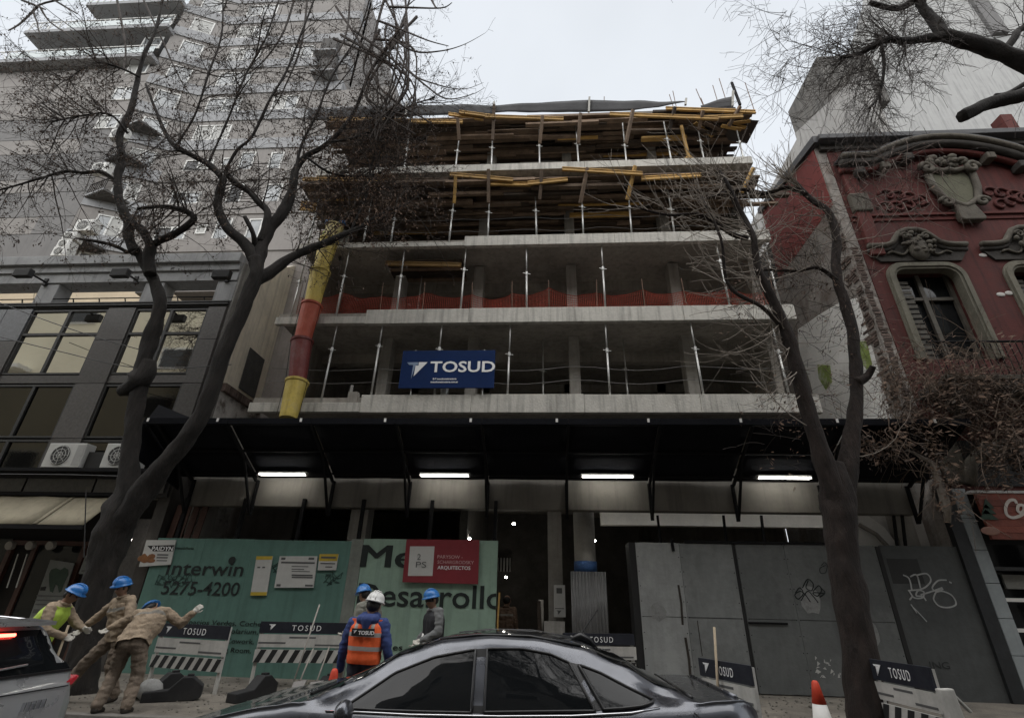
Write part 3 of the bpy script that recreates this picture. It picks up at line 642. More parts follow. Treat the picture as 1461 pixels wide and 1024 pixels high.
for (x_, z_, w_, h_) in ((5.7, 1.9, .42, .55), (2.45, 1.6, .3, .4), (6.75, 1.3, .35, .5)):
    r = random.Random(int(x_*9)); pts = [(x_+w_*math.cos(q*.52)*r.uniform(.4, .6), D-.0085, z_+h_*math.sin(q*.52)*r.uniform(.4, .6)) for q in range(12)]
    MB().prism(pts, (0, .002, 0)).build('glue_patch', M('glue_patch', (.26, .265, .26), .8, .35, 5, .2, 20, stainamt=.6, stain=(.16, .165, .16), stainscale=5), gt)
p = at(958, 775, D); MB().bar((p.x, D-.03, 3.1), (p.x+.02, D-.03, 2.82), .06, .03).build('hook', steel_dark, gt)
rs = M('rust_mark', (.035, .028, .022), .9, .3, 5, 0)
for pts, w_ in (([(968, 835), (972, 860), (974, 890)], .045), ([(978, 910), (983, 940), (986, 975)], .05), ([(995, 885), (1002, 935)], .015)):
    mb = MB(); stroke(mb, [(at(*q, D-.008).x, at(*q, D-.008).z) for q in pts], w_, D-.008); mb.build('rust_mark', rs, gt)
def scrawl(paths, w_, y, mat_, par):
    for pth in paths:
        mb = MB()
        q = [(at(a, b_, y).x, at(a, b_, y).z) for a, b_ in pth]; out = []
        for i in range(len(q)-1):
            p0, p1, p2, p3 = q[max(i-1, 0)], q[i], q[i+1], q[min(i+2, len(q)-1)]
            for s_ in range(5):
                t = s_/5; f = lambda a0, a1, a2, a3: .5*((2*a1)+(-a0+a2)*t+(2*a0-5*a1+4*a2-a3)*t*t+(-a0+3*a1-3*a2+a3)*t**3)
                out.append((f(p0[0], p1[0], p2[0], p3[0]), f(p0[1], p1[1], p2[1], p3[1])))
        out.append(q[-1]); stroke(mb, out, w_, y); mb.build('graffiti', mat_, par)
scrawl([[(1135, 845), (1141, 838), (1146, 846), (1139, 854), (1134, 848), (1142, 843), (1150, 849)], [(1145, 838), (1152, 826), (1160, 832), (1158, 842), (1150, 838), (1153, 828)], [(1143, 856), (1152, 843), (1160, 850), (1167, 859)], [(1160, 843), (1168, 835), (1172, 842), (1166, 850), (1160, 845), (1176, 846)], [(1171, 838), (1177, 845), (1170, 851)], [(1148, 846), (1156, 858)]], .02, D-.008, INK, gt)
scrawl([[(1172, 806), (1176, 802), (1180, 806), (1178, 816), (1171, 817), (1170, 810), (1178, 806)]], .012, D-.008, INK, gt)
mb = MB(); r = random.Random(5)
for i in range(16):
    a = at(r.uniform(1163, 1198), r.uniform(940, 968), D-.006); mb = MB(); mb.prism([(a.x, D-.008, a.z), (a.x+r.uniform(.03, .09), D-.008, a.z+r.uniform(-.02, .05)), (a.x+r.uniform(.0, .05), D-.008, a.z+r.uniform(.03, .09))], (0, .003, 0)); mb.build('torn_paper', BW, gt)
fn = thing('site_fence', 'dark grey tagged sheet fence between the gate and the brown shop front', 'fence', (8.3, D, WK))
B(7.33, 7.42, D-.01, D+.05, WK, 3.0).build('edge_post', black, fn)
gd = M('fence_dark', (.075, .08, .08), .7, .25, 1, .4, 4, streak=.15, stainamt=.55, stain=(.09, .096, .096), stainscale=.9)
B(7.425, 9.05, D+.01, D+.04, WK, 3.02).build('sheet_panel', gd, fn)
B(9.055, 9.33, D-.06, D+.2, WK, 4.3).build('end_post', M('dark_post', (.02, .022, .024), .6, .3, 3, .1), fn)
B(7.5, 8.15, D+.005, D+.009, 2.25, 2.75).build('dark_patch', M('dark_patch', (.035, .036, .036), .8, .2, 3, 0), fn)
GW = M('white_graffiti', (.42, .43, .43), .7, .25, 5, 0)
scrawl([[(1289, 820), (1297, 825), (1301, 841)], [(1299, 822), (1308, 820), (1313, 838), (1309, 822)], [(1308, 820), (1322, 818), (1328, 828), (1317, 839), (1296, 842)], [(1297, 842), (1304, 852), (1316, 852), (1318, 844), (1310, 842), (1307, 849), (1315, 850)], [(1314, 848), (1330, 843), (1344, 838)], [(1350, 827), (1338, 828), (1330, 838), (1336, 843), (1345, 840)], [(1336, 843), (1332, 854), (1340, 864), (1354, 866), (1364, 861), (1358, 849), (1345, 843), (1336, 844)], [(1355, 830), (1357, 831)], [(1302, 850), (1298, 855)], [(1317, 850), (1321, 856)]], .028, D+.006, GW, fn)
scrawl([[(1303, 866), (1312, 875), (1322, 886)], [(1300, 862), (1308, 874)]], .018, D-.02, GW, fn)
tx('ING', 1328, 953, 1356, 9, M('faint_print', (.03, .033, .033), .8, 0, 1, 0), fn, y=D+.004, bold=.01)
# bars and broken wall visible above the gate
for i, (px, lb) in enumerate(((938, 'left'), (1032, 'second'), (1086, 'third'), (1275, 'fourth'), (1287, 'rightmost'))):
    t = thing('steel_strut', 'dark steel strut standing above the grey gate, %s of the five' % lb, 'strut', (at(px, 735, 12.4).x, 12.4, 3.0))
    MB().bar(at(px, 735, 12.4), at(px+5, 778, 12.4), .05, .05).build('strut', steel_dark, t)
t = thing('broken_plaster', 'white plastered wall remnant with broken edge seen above the gate right of the tree', 'wall', (7.7, 12.75, 2.9))
MB().prism([at(*p, 12.75) for p in ((1219, 730), (1240, 736), (1262, 752), (1280, 776), (1290, 790), (1215, 790))], (0, .12, 0)).build('white_face', wp, t)
MB().prism([at(*p, 12.9) for p in ((1200, 725), (1330, 728), (1345, 790), (1200, 790))], (0, .12, 0)).build('grey_face', M('pale_render', (.5, .48, .45), .9, .2, 1.5, .2), t)
MB().tube([at(1226, 748, 12.6), at(1250, 762, 12.6), at(1272, 785, 12.6), at(1285, 800, 12.55)], .05, 6, wob=.4).build('ledge', oldr, t)
# ------------------------------------------------------------------ left office building
lb = thing('office_building', 'dark granite and glass office building with roof pergola and beige awning on the left', 'building', (-14, D, 0))
gran = M('dark_granite', (.075, .07, .068), .35, .3, 14, .05, 60, rand=.2)
granl = M('bluish_granite', (.13, .135, .145), .35, .25, 10, .05, 60, rand=.1)
greyp = M('grey_painted_frame', (.31, .315, .32), .8, .16, 1.5, .12, 25, streak=.35, stainamt=.25, stain=(.17, .17, .17))
refl = M('mirror_glass', (.8, .78, .72), .02, 0, 1, .012, 3, metal=1)
drk = M('window_frame_dark', (.02, .02, .02), .5, .1, 3, 0)
X0, X1 = -21.0, -9.46
B(X0, -9.75, D+.35, 20, 3.92, 9.55).build('core', concrete_dark, lb)
# roof frame
for z0, z1, dy in ((11.12, 11.45, -.12), (10.86, 11.116, -.02), (10.5, 10.856, .04)):
    B(X0, X1, D+dy, D+.6, z0, z1).build('cornice', greyp, lb, bev=.01)
for x in (-19.1, -15.6, -12.1, -9.75): B(x-.32, x+.3, D+.08, D+.56, 9.76, 10.49).build('frame_post', greyp, lb, bev=.01)
B(X0, X1, D+.05, D+1.6, 9.55, 9.75).build('roof_ledge', M('dark_ledge', (.09, .088, .085), .85, .2, 2, .1), lb)
for z in (9.62, 9.7): B(X0, X1, D-.02, D+.045, z-.02, z+.02).build('ledge_strip', drk, lb)
mb = MB(); mb.tube([(X0, D+.1, 9.93), (X1-.1, D+.1, 9.93)], .018, 6)
for k in range(14): mb.bar((X0+.5+k*.85, D+.1, 9.76), (X0+.42+k*.85, D+.1, 9.93), .03, .02)
mb.build('roof_rail', steel_dark, lb)
# window bays
def bay(xa, xb, rows, mats_):
    for (z0, z1, split, m_) in rows:
        f = MB(); 
        f.box(xa, xa+.05, D+.02, D+.12, z0, z1); f.box(xb-.05, xb, D+.02, D+.12, z0, z1); f.box(xa+.051, xb-.051, D+.02, D+.12, z1-.06, z1); f.box(xa+.051, xb-.051, D+.02, D+.12, z0, z0+.05)
        xm = (xa+xb)/2; f.box(xm-.045, xm+.045, D+.02, D+.12, z0+.051, z1-.061)
        if split: f.box(xa+.051, xm-.046, D+.02, D+.12, split-.04, split+.04); f.box(xm+.046, xb-.051, D+.02, D+.12, split-.04, split+.04)
        w_ = f.build('window_frame', drk, lb)
        zs = [z0+.05, split-.04, split+.04, z1-.06] if split else [z0+.05, z1-.06]
        for k in range(0, len(zs), 2):
            for (p, q) in ((xa+.05, xm-.045), (xm+.045, xb-.05)):
                tl = RN.uniform(-.008, .008)
                MB().add([(p, D+.07+tl, zs[k]), (q, D+.07-tl, zs[k]), (q, D+.07-tl, zs[k+1]), (p, D+.07+tl, zs[k+1])], [(0, 1, 2, 3)]).build('pane', m_, w_, out=(0, -1, 0))
dg = M('dark_mirror_glass', (.085, .08, .07), .04, 0, 1, .02, 4, metal=1)  # glass darkened in place of the dark trees it reflects
bays = [(-20.2, -17.6), (-15.64, -13.2), (-12.3, -10.03)]
for xa, xb in bays:
    bay(xa, xb, [(7.3, 9.47, 8.62, refl), (5.42, 6.98, None, dg), (4.55, 5.37, None, dg)], None)
    B(xa, xb, D+.03, D+.1, 7.03, 7.27).build('spandrel', gran, lb)
pil = [(-21, -20.2), (-17.6, -16.5), (-16.49, -15.65), (-13.19, -12.31), (-10.02, -9.47)]
for i, (xa, xb) in enumerate(pil):
    for z0, z1 in ((8.4, 9.5), (7.0, 8.39), (5.4, 6.99), (4.5, 5.39)):
        B(xa+.004, xb-.004, D-.01, D+.3, z0+.004, z1-.004).build('granite_panel', granl if i in (1, 2) and z0 > 7 else gran, lb, bev=.004)
B(X0, X1, D-.45, D+.3, 4.42, 4.5).build('service_ledge', steel_dark, lb)
B(X0, X1, D+.02, D+.3, 3.9, 4.41).build('shop_fascia', M('shop_fascia', (.03, .028, .027), .7, .3, 2, .1), lb)
for k in range(6): B(X0+.1+k*1.9, X0+1.95+k*1.9, D-.03, D+.015, 3.98, 4.32).build('fascia_panel', gran, lb, bev=.006)
B(X0, X1, D+.5, D+.8, WK, 3.9).build('shop_wall', M('shop_wall', (.018, .016, .015), .9, .3, 2, .1), lb)
# awning
aw = thing('awning', 'beige canvas awning stretched over the dark shop entrance on the left', 'awning', (-14, 11.7, 3.1))
can = M('beige_canvas', (.27, .24, .17), .85, .16, 1.2, .1, 30, streak=.25, stainamt=.25, stain=(.17, .15, .11))
cx = [-20.4, -18.2, -16.2, -14.0, -13.9, -11.9, -11.8, -10.62]
for a, b_ in zip(cx, cx[1:]):
    if b_-a > .3: sheet([(a, D-.02, 3.88), (b_-.02, D-.02, 3.88), (b_-.02, D-.75, 3.1), (a, D-.75, 3.1)], 'canvas_panel', can, aw, th=.012, nx=6)
    else: sheet([(a, D-.03, 3.89), (b_, D-.03, 3.89), (b_, D-.76, 3.11), (a, D-.76, 3.11)], 'seam', can, aw, th=.02, nx=2)
B(-20.4, -10.62, D-.78, D-.74, 3.0, 3.09).build('front_bar', steel_dark, aw); B(-20.4, -10.6, D-.1, D+.015, 3.885, 3.97).build('cassette', steel_dark, aw)
# shop front
sf = thing('shop_entrance', 'dark shop entrance with brown wooden door frames below the beige awning', 'shop front', (-12.5, D+.4, WK))
brw = M('brown_door_wood', (.07, .028, .02), .5, .3, 4, .1)
for x in (-13.4, -12.75, -11.45, -10.9): B(x-.06, x+.06, D+.38, D+.48, WK, 2.75).build('door_frame', brw, sf)
for z in (2.8,): B(-13.45, -10.85, D+.38, D+.48, z-.05, z+.05).build('door_head', brw, sf)
B(-12.69, -11.51, D+.43, D+.45, .2, 2.74).build('door_glass', glass_dark, sf); B(-20, -13.46, D+.42, D+.46, .2, 2.9).build('shop_glass', glass_dark, sf)
B(-10.84, -9.75, D+.3, D+.5, WK, 3.4).build('stone_pier', gran, sf)
for k in range(3): MB().tube([at(12+k*29, 778, D), at(12+k*29, 778, D)+V3((0, .1, .02))], .1, 12).build('spotlight', M('dull_lamp', (.3, .28, .25), .4, 0, 1, 0), sf)
for px in (35, 22): a = at(px, 805, D-.1); MB().bar(at(px-12, 838, D-.1), at(px+4, 790, D-.1), .02, .02).build('door_handle', galv, sf)
PO = M('poster_pale', (.2, .21, .2), .6, .2, 2, 0)
t = thing('dentist_poster', 'pale poster with a dark green tooth drawing on the shop door behind the crouching worker', 'poster', at(70, 880, D+.2))
MB().prism([at(*p, D+.3) for p in ((72, 798), (106, 803), (78, 886), (40, 886))], (0, .02, 0)).build('panel', PO, t)
gt_ = M('tooth_green', (.03, .06, .04), .6, .2, 4, 0)
MB().prism([at(*p, D+.29) for p in ((70, 818), (73, 812), (80, 810), (86, 813), (92, 809), (97, 812), (97, 820), (92, 830), (87, 843), (84, 845), (82, 835), (79, 833), (75, 845), (71, 843), (70, 830))], (0, .005, 0)).build('tooth', gt_, t)
MB().prism([at(*p, D+.29) for p in ((58, 837), (66, 836), (64, 842), (57, 842))], (0, .005, 0)).build('square_mark', black, t)
lines(t, [(52, 90, 850, 1.5), (50, 88, 856, 1.2), (50, 88, 862, 1.2), (46, 60, 874, 5)], gp_, D+.29)
t = thing('door_notice', 'small pale notice on the shop pier right of the tooth poster', 'poster', at(125, 820, D+.2))
MB().prism([at(*p, D+.25) for p in ((122, 792), (134, 793), (124, 819), (112, 818))], (0, .02, 0)).build('panel', PO, t); lines(t, [(116, 124, 815, 2), (121, 130, 800, 4)], gp_, D+.245)
t = thing('wall_lamp', 'small bright lamp on the dark pier beside the left tree trunk', 'light', at(183, 773, D-.1)); MB().bar(at(185, 768, D-.1), at(181, 778, D-.1), .09, .05).build('lamp_glass', M('lit_lamp', (.8, .8, .8), .4, 0, 1, 0, emit=((1, .95, .85), 4)), t); MB().bar(at(184, 766, D-.05), at(181, 780, D-.05), .12, .05).build('housing', black, t)
t = thing('wood_sheets', 'dark boards leaning in the corner between the shop pier and the hoarding', 'boards', (-9.2, D+.1, WK))
for k in range(4): MB().bar((-9.25+k*.22, D+.3, 2.9), (-9.2+k*.22, D+.3, 3.75), .16, .03).build('board', brw, t)
# floodlights on arms
for i, (ax, ay, hx, hy) in enumerate(((66, 403, 36, 389), (195, 400, 174, 389), (325, 398, 318, 391))):
    t = thing('floodlight', 'black floodlight on a thin arm below the roof frame, %s' % ('leftmost', 'middle, behind the left tree', 'rightmost, near the cream wall')[i], 'floodlight', at(ax, ay, D+.05))
    a = at(ax, ay, D+.05); e = at(hx, hy-3, D-1.2); 
    MB().tube([a, e], .03, 8).build('arm', steel_dark, t); mb = MB(); mb.bar(e+V3((-.25, 0, -.1)), e+V3((.25, 0, -.1)), .16, .26); mb.build('lamp_head', black, t, bev=.02); MB().bar(a+V3((0, 0, -.12)), a+V3((0, 0, .12)), .12, .1).build('mount', black, t)
# AC units
acw = M('ac_white', (.5, .5, .48), .5, .12, 3, .03); 
def ac(label, x0, x1, z0, z1, y, face='front', dep=.3, group=None):
    t = thing('air_conditioner', label, 'air conditioner', ((x0+x1)/2, y, z0))
    B(x0, x1, y, y+dep, z0, z1).build('casing', acw, t, bev=.015)
    c = V3((x0+(x1-x0)*.4, y-.004, (z0+z1)/2)); r_ = (z1-z0)*.4
    MB().tube([c, c+V3((0, -.012, 0))], r_, 20).build('fan_opening', M('fan_dark', (.05, .05, .05), .6, .1, 3, 0), t)
    mb = MB()
    for q in (.95, .62, .3): mb.tube([c+V3((math.cos(k*.4)*r_*q, -.02, math.sin(k*.4)*r_*q)) for k in range(17)], .008, 4)
    for k in range(4): mb.tube([c+V3((math.cos(k*.785)*r_, -.02, math.sin(k*.785)*r_)), c-V3((math.cos(k*.785)*r_, .02, math.sin(k*.785)*r_))], .006, 4)
    mb.build('fan_guard', acw, t); B(x0+(x1-x0)*.78, x1-.02, y-.006, y, z0+.05, z1-.05).build('side_grille', M('ac_grey', (.33, .33, .32), .5), t); return t
ac('white air conditioner on the dark service ledge left of the left tree', -12.72, -11.7, 4.52, 5.15, D-.4)
ac('white air conditioner on the service ledge partly hidden by the left trunk', -11.15, -10.2, 4.52, 5.15, D-.4)
B(-11.66, -11.2, D-.3, D-.01, 4.52, 4.95).build('equipment_box', black, lb)

# beige block seen through the roof frame
nb = thing('beige_house', 'plain beige wall seen through the openings of the roof frame on the left', 'building', (-26, 17, 0))
B(-40, -16.6, 17, 19.5, WK, 13.9).build('wall', M('beige_render', (.6, .5, .36), .9, .12, .8, .1), nb); B(-16.7, -15.9, 16.2, 17, 12.8, 13.2).build('eave', drk, nb)

# ------------------------------------------------------------------ tall apartment tower behind
tw = thing('apartment_tower', 'tall grey beige apartment tower with white framed windows behind the left tree', 'building', (-25, 22, 0))
TB = M('tower_beige', (.212, .199, .188), .9, .1, .5, .08, 10, streak=.12); TG = M('tower_grey', (.148, .144, .142), .9, .1, .5, .08, 10, streak=.15); TL = M('tower_band', (.262, .265, .272), .9, .1, .5, .08, 10, streak=.15)
wf = M('white_window_frame', (.55, .55, .53), .6, .05, 3, 0); tg = M('tower_glass', (.2, .21, .215), .1, .3, .35, 0, metal=.25); blind = M('roller_blind', (.36, .36, .345), .8, .1, 8, 0)
YL = 22
XL0, XLm, XL1 = -52, -31.0, -28.7          # left block
B(XL0, XL1, YL+.05, 40, 0, 37.0).build('left_core', TG, tw)
for z0, z1, light in ((35.3, 37, 0), (33.35, 35.25, 0), (31.6, 33.3, 2), (29.5, 31.55, 1), (28.1, 29.45, 2), (25.75, 28.05, 1), (24.6, 25.7, 2), (22.55, 24.55, 1), (21.2, 22.5, 2), (17.9, 21.15, 1), (13, 17.85, 1)):
    mA = TB if light != 1 else TG
    B(XL0, XLm-.01, YL-RN.uniform(0, .012), YL+.06, z0, z1).build('wall_band', mA, tw); B(XLm+.01, XL1, YL-.02, YL+.06, z0, z1).build('wall_band', TG if z0 < 31 else TB, tw)
# chamfer and right wing
A0, A1 = V3((XL1, YL, 0)), V3((-25.6, 23.2, 0))
B(-28.6, -11, 24.2, 40, 0, 36.9).build('right_core', TB, tw)
B(-28.6, -14.6, 24.0, 40, 36.9, 48).build('upper_core', TB, tw)
fl0 = 17.6; FH = 2.93
def twin(xa, xb, y, z0, z1, n=2, ang=None, open_=0):
    """a window of n lights on a wall from point (xa,ya) to (xb,yb)"""
    a, b_ = (V3((xa, y, 0)), V3((xb, y, 0))) if ang is None else ang
    d = (b_-a).normalized(); nn = V3((d.y, -d.x, 0)); 
    if nn.y > 0: nn = -nn
    f = MB(); Wd = (b_-a).length; fr = .09
    def q(u0, u1, v0, v1, dep): return [a+d*u0+V3((0, 0, v0))+nn*dep, a+d*u1+V3((0, 0, v0))+nn*dep, a+d*u1+V3((0, 0, v1))+nn*dep, a+d*u0+V3((0, 0, v1))+nn*dep]
    for (u0, u1, v0, v1) in [(0, fr, z0, z1), (Wd-fr, Wd, z0, z1), (fr, Wd-fr, z1-fr, z1), (fr, Wd-fr, z0, z0+fr)] + [(Wd*k/n-.05, Wd*k/n+.05, z0+fr, z1-fr) for k in range(1, n)]:
        f.prism(q(u0, u1, v0, v1, 0), nn*.06)
    fo = f.build('window', wf, tw)
    for k in range(n):
        u0, u1 = Wd*k/n+.05, Wd*(k+1)/n-.05
        m_ = glass_dark if (open_ and k < open_) else (blind if RN.random() < .25 else tg)
        MB().add(q(u0, u1, z0+fr, z1-fr, .012), [(0, 1, 2, 3)]).build('pane', m_, fo, out=(0, -1, 0))
top = 11
for k in range(top):
    z = fl0+k*FH
    up = k >= 4
    B(-25.55, -11 if z+FH < 37.1 else -14.6, 23.2, 24.3, z+1.0, z+FH-.01).build('wall_panel', TB, tw)
    B(-25.6, -11 if z+FH < 37.1 else -14.6, 23.13, 24.3, z, z+.99).build('floor_band', TL if up else TB, tw)
    MB().prism([A0+V3((0, 0, z+1.0)), A1+V3((0, 0, z+1.0)), A1+V3((0, .9, z+1.0)), A0+V3((0, 1.5, z+1.0))], (0, 0, FH-1.01)).build('wall_panel', TB, tw)
    n_ = V3((.36, -.93, 0))*.08
    MB().prism([A0+n_+V3((0, 0, z)), A1+n_+V3((0, 0, z)), A1+V3((0, .9, z)), A0+V3((0, 1.5, z))], (0, 0, .99)).build('floor_band', TL, tw)
    if up:
        twin(-24.5, -21.9, 23.2, z+1.0, z+2.5, 2)
        d = (A1-A0).normalized(); twin(0, 0, 0, z+.95, z+2.55, 1, ang=(A0+d*.9, A0+d*2.4))
        twin(XLm+.3, XLm+1.9, YL-.02, z+1.0, z+2.4, 2)
        if k in (5, 7): twin(-19.5, -17.6, 23.2, z+1.0, z+2.5, 2)
    else:
        twin(-20.4, -19.4, 23.2, z+.9, z+2.6, 1, open_=1 if k == 2 else 0)
        twin(-24.2, -22.2, 23.2, z+.95, z+2.0, 2, open_=1)
        twin(-18.3 if k % 2 else -17.9, -17.4 if k % 2 else -16.8, 23.2, z+.9, z+2.5, 1)
        if k in (0, 1, 3): twin(-21.6, -20.95, 23.2, z+1.4, z+2.1, 1)
        twin(-27.9, -26.6, 22.6, z+.9, z+2.5, 2, ang=(A0+(A1-A0).normalized()*1.1, A0+(A1-A0).normalized()*2.6))
# drying balconies with ACs in the recess
for i, z in enumerate((20.2, 24.0, 27.2, 30.2)):
    MB().prism([(-28.68, 21.95, z), (-26.9, 21.35, z), (-26.2, 22.6, z), (-28.6, 23, z)], (0, 0, .14)).build('balcony_slab', M('balcony_dark', (.07, .067, .064), .9, .2, 2), tw)
    MB().bar((-28.6, 21.9, z+.14), (-26.95, 21.38, z+.14), .05, .12).build('balcony_edge', TL, tw)
    mb = MB()
    for k in range(9): mb.bar(V3((-28.6, 21.9, z)).lerp(V3((-26.95, 21.38, z)), k/8), V3((-28.6, 21.9, z+1)).lerp(V3((-26.95, 21.38, z+1)), k/8), .025, .025)
    mb.bar((-28.6, 21.9, z+1), (-26.95, 21.38, z+1), .04, .04); mb.build('balcony_rail', steel_dark, tw)
labs = ['topmost of the air conditioners stacked in the tower recess, on brackets', 'upper of the three air conditioners stacked on the tower wall', 'middle of the three air conditioners stacked on the tower wall', 'lowest of the three air conditioners stacked on the tower wall']
for i, (px, py, w_) in enumerate(((122, 321, 26), (100, 336, 18), (92, 347, 18), (86, 358, 20))):
    p = at(px, py, 21.0); h = w_/pxm(p)
    ac('white '+labs[i], p.x-h*.62, p.x+h*.5, p.z-h*.38, p.z+h*.4, 21.0, dep=.5)
for i, z in enumerate((25.4, 28.5)): ac('white air conditioner on the %s dark recess balcony of the tower' % ('lower', 'upper')[i], -28.3, -27.2, z, z+.8, 21.2, dep=.4)
# stepped terraces, top left
GLS = M('balcony_glass', (.3, .345, .35), .15, 0, 1, 0)
for i, (xl, z, xr) in enumerate(((-43.5, 37.0, -28.55), (-40.3, 40.6, -28.55), (-36.6, 44.0, -28.55))):
    B(xl, xr, YL-.7, 34, z+.2, z+.55).build('terrace_slab', TL, tw)
    B(xl+1.6, xr, YL+1.2, 34, z+.55, z+3.1).build('terrace_wall', TB, tw)
    twin(xl+2.4, xl+5.2, YL+1.2, z+1.1, z+2.7, 2, open_=1); twin(xl+6.0, xl+9, YL+1.2, z+1.1, z+2.7, 2, open_=1)
    mb = MB(); y_ = YL-.66; n = 9
    for k in range(n):
        xa = xl+.2+(xr-xl)*.62*k/n; xb = xl+.2+(xr-xl)*.62*(k+1)/n; mb.bar((xa, y_, z+.55), (xa, y_, z+1.5), .05, .05); mb.bar((xa, y_, z+.6), ((xa+xb)/2, y_, z+1.4), .035, .035); mb.bar(((xa+xb)/2, y_, z+1.4), (xb, y_, z+.6), .035, .035)
    mb.bar((xl+.2, y_, z+1.5), (xr, y_, z+1.5), .06, .06); mb.bar((xl+.2, y_, z+1.5), (xl+.2, 30, z+1.5), .06, .06); mb.build('terrace_rail', wf, tw)
    B(xl+3.4, xr, y_-.04, y_-.02, z+.62, z+1.25).build('glass_panel', GLS, tw)
for i, (x, z) in enumerate(((-16.2, 38.6), (-15.9, 36.2))):
    B(x-.9, x+.9, 22.3, 23.1, z, z+.15).build('balcony_slab', TL, tw); B(x-.4, x+.8, 22.35, 22.9, z+.2, z+1.5).build('ac_box', M('balcony_dark', (.07, .067, .064)), tw)  # dark AC boxes on the small top balconies
# ------------------------------------------------------------------ right rear blocks
rw = thing('rear_party_wall', 'long stained pale party wall receding behind the red house, stepped at its top', 'wall', (12, 20, 0))
pal = M('stained_pale_render', (.36, .35, .335), .9, .16, .6, .15, 12, streak=.35, stainamt=.4, stain=(.3, .29, .27), stainscale=.5)
MB().prism([(12, 13.0, 0), (12, 26, 0), (12, 26, 21.6), (12, 17.2, 21.6), (12, 17.2, 22.0), (12, 13.0, 20.0)], (.4, 0, 0)).build('lower_wall', pal, rw)
MB().prism([(12.02, 14.4, 20.4), (12.02, 17.2, 20.8), (12.02, 17.2, 23.5), (12.02, 14.4, 23.4)], (2.2, 0, 0)).build('chimney_block', M('stained_grey_render', (.15, .143, .133), .95, .25, .8, .3, 12, streak=.5, stainamt=.5, stain=(.12, .11, .1)), rw)
rt = thing('pale_apartment_block', 'blank light grey apartment wall rising behind the red ornate house', 'building', (24, 18, 0))
MB().prism([(15.2, 18, 0), (60, 18, 0), (60, 18, 48), (24.2, 18, 48), (19.3, 18, 34.2), (16.0, 18, 27.0), (15.5, 18, 23)], (0, .8, 0)).build('wall', M('pale_grey_render', (.36, .36, .352), .9, .15, .25, .1, 10, streak=.35, stainamt=.35, stain=(.24, .24, .235), stainscale=.25), rt)
B(24.5, 25.3, 17.8, 18.0, 30, 34).build('duct', TG, rt)
# ------------------------------------------------------------------ buildings across the street (seen in the mirror glass and the car windows)
ob = thing('street_block', 'beige apartment block across the street mirrored in the upper office windows', 'building', (-40, -8, 0))
B(-95, -15, -20, -8, 0, 27).build('wall', M('mirrored_beige', (.62, .58, .46), .9, .08, .4, .05), ob)
B(-14.9, 60, -20, -8, 0, 23).build('wall', M('mirrored_grey', (.36, .35, .33), .9, .12, .4, .05), ob)  # grey block out of view, heightened to darken the street below
for x in range(-92, -18, 9):
    for z in range(5, 25, 4):
        if (x*3+z) % 5 < 3: f = B(x, x+2.6, -8, -7.93, z, z+1.8).build('window', wf, ob); B(x+.15, x+2.45, -7.93, -7.9, z+.15, z+1.65).build('pane', glass_dark, f)
for x in range(-12, 55, 5):
    for z in range(2, 22, 4): f = B(x, x+1.8, -8, -7.93, z, z+2.2).build('window', wf, ob); B(x+.15, x+1.65, -7.93, -7.9, z+.15, z+2.05).build('pane', glass_dark, f)
for z in (9, 17): B(-60, -40, -8, -6.9, z, z+.3).build('balcony', wf, ob)

# ------------------------------------------------------------------ red ornate house
rh = thing('red_house', 'dark red ornate old house with stucco windows, cartouche and curved cornice on the right', 'building', (13, D, 0))
RED = M('red_stucco', (.085, .0155, .0118), .85, .22, .8, .2, 18, streak=.5, stainamt=.5, stain=(.035, .017, .016)); RED2 = M('red_stucco_bright', (.098, .019, .0145), .85, .2, 1.2, .2, 18, streak=.3)
STU = M('grey_green_stucco', (.1, .087, .069), .9, .3, 2.5, .4, 14, streak=.35, stainamt=.45, stain=(.07, .07, .055), stainscale=2.5); STD = M('dark_stucco', (.045, .04, .035), .9, .3, 3, .4, 14)
# wall with real window openings
wn = [(9.93, 11.65, 7.6, 10.45), (13.05, 14.75, 7.6, 10.45), (16.2, 17.9, 7.6, 10.45)]
xw = 9.32
for (a, b_, z0, z1) in wn:
    B(xw, a, D, D+.5, 6.0, z1).build('wall', RED, rh); B(a, b_, D, D+.5, 6.0, z0).build('wall', RED, rh); xw = b_
B(xw, 24, D, D+.5, 6.0, 10.45).build('wall', RED, rh); B(9.32, 24, D, D+.5, 10.452, 15.4).build('wall', RED, rh)
B(9.02, 9.315, D+.03, D+.5, 4.4, 15.4).build('corner_strip', oldr, rh)
for k in range(60):
    z = 6.2+k*.085; x = 9.03+RN.uniform(-.01, .05); B(x, x+RN.uniform(.12, .22), D+.02-RN.uniform(0, .025), D+.028, z, z+.06).build('brick', brickm, rh)
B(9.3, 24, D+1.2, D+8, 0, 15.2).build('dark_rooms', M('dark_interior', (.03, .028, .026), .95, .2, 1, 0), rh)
shut = M('old_shutter', (.09, .08, .065), .7, .3, 6, .2)
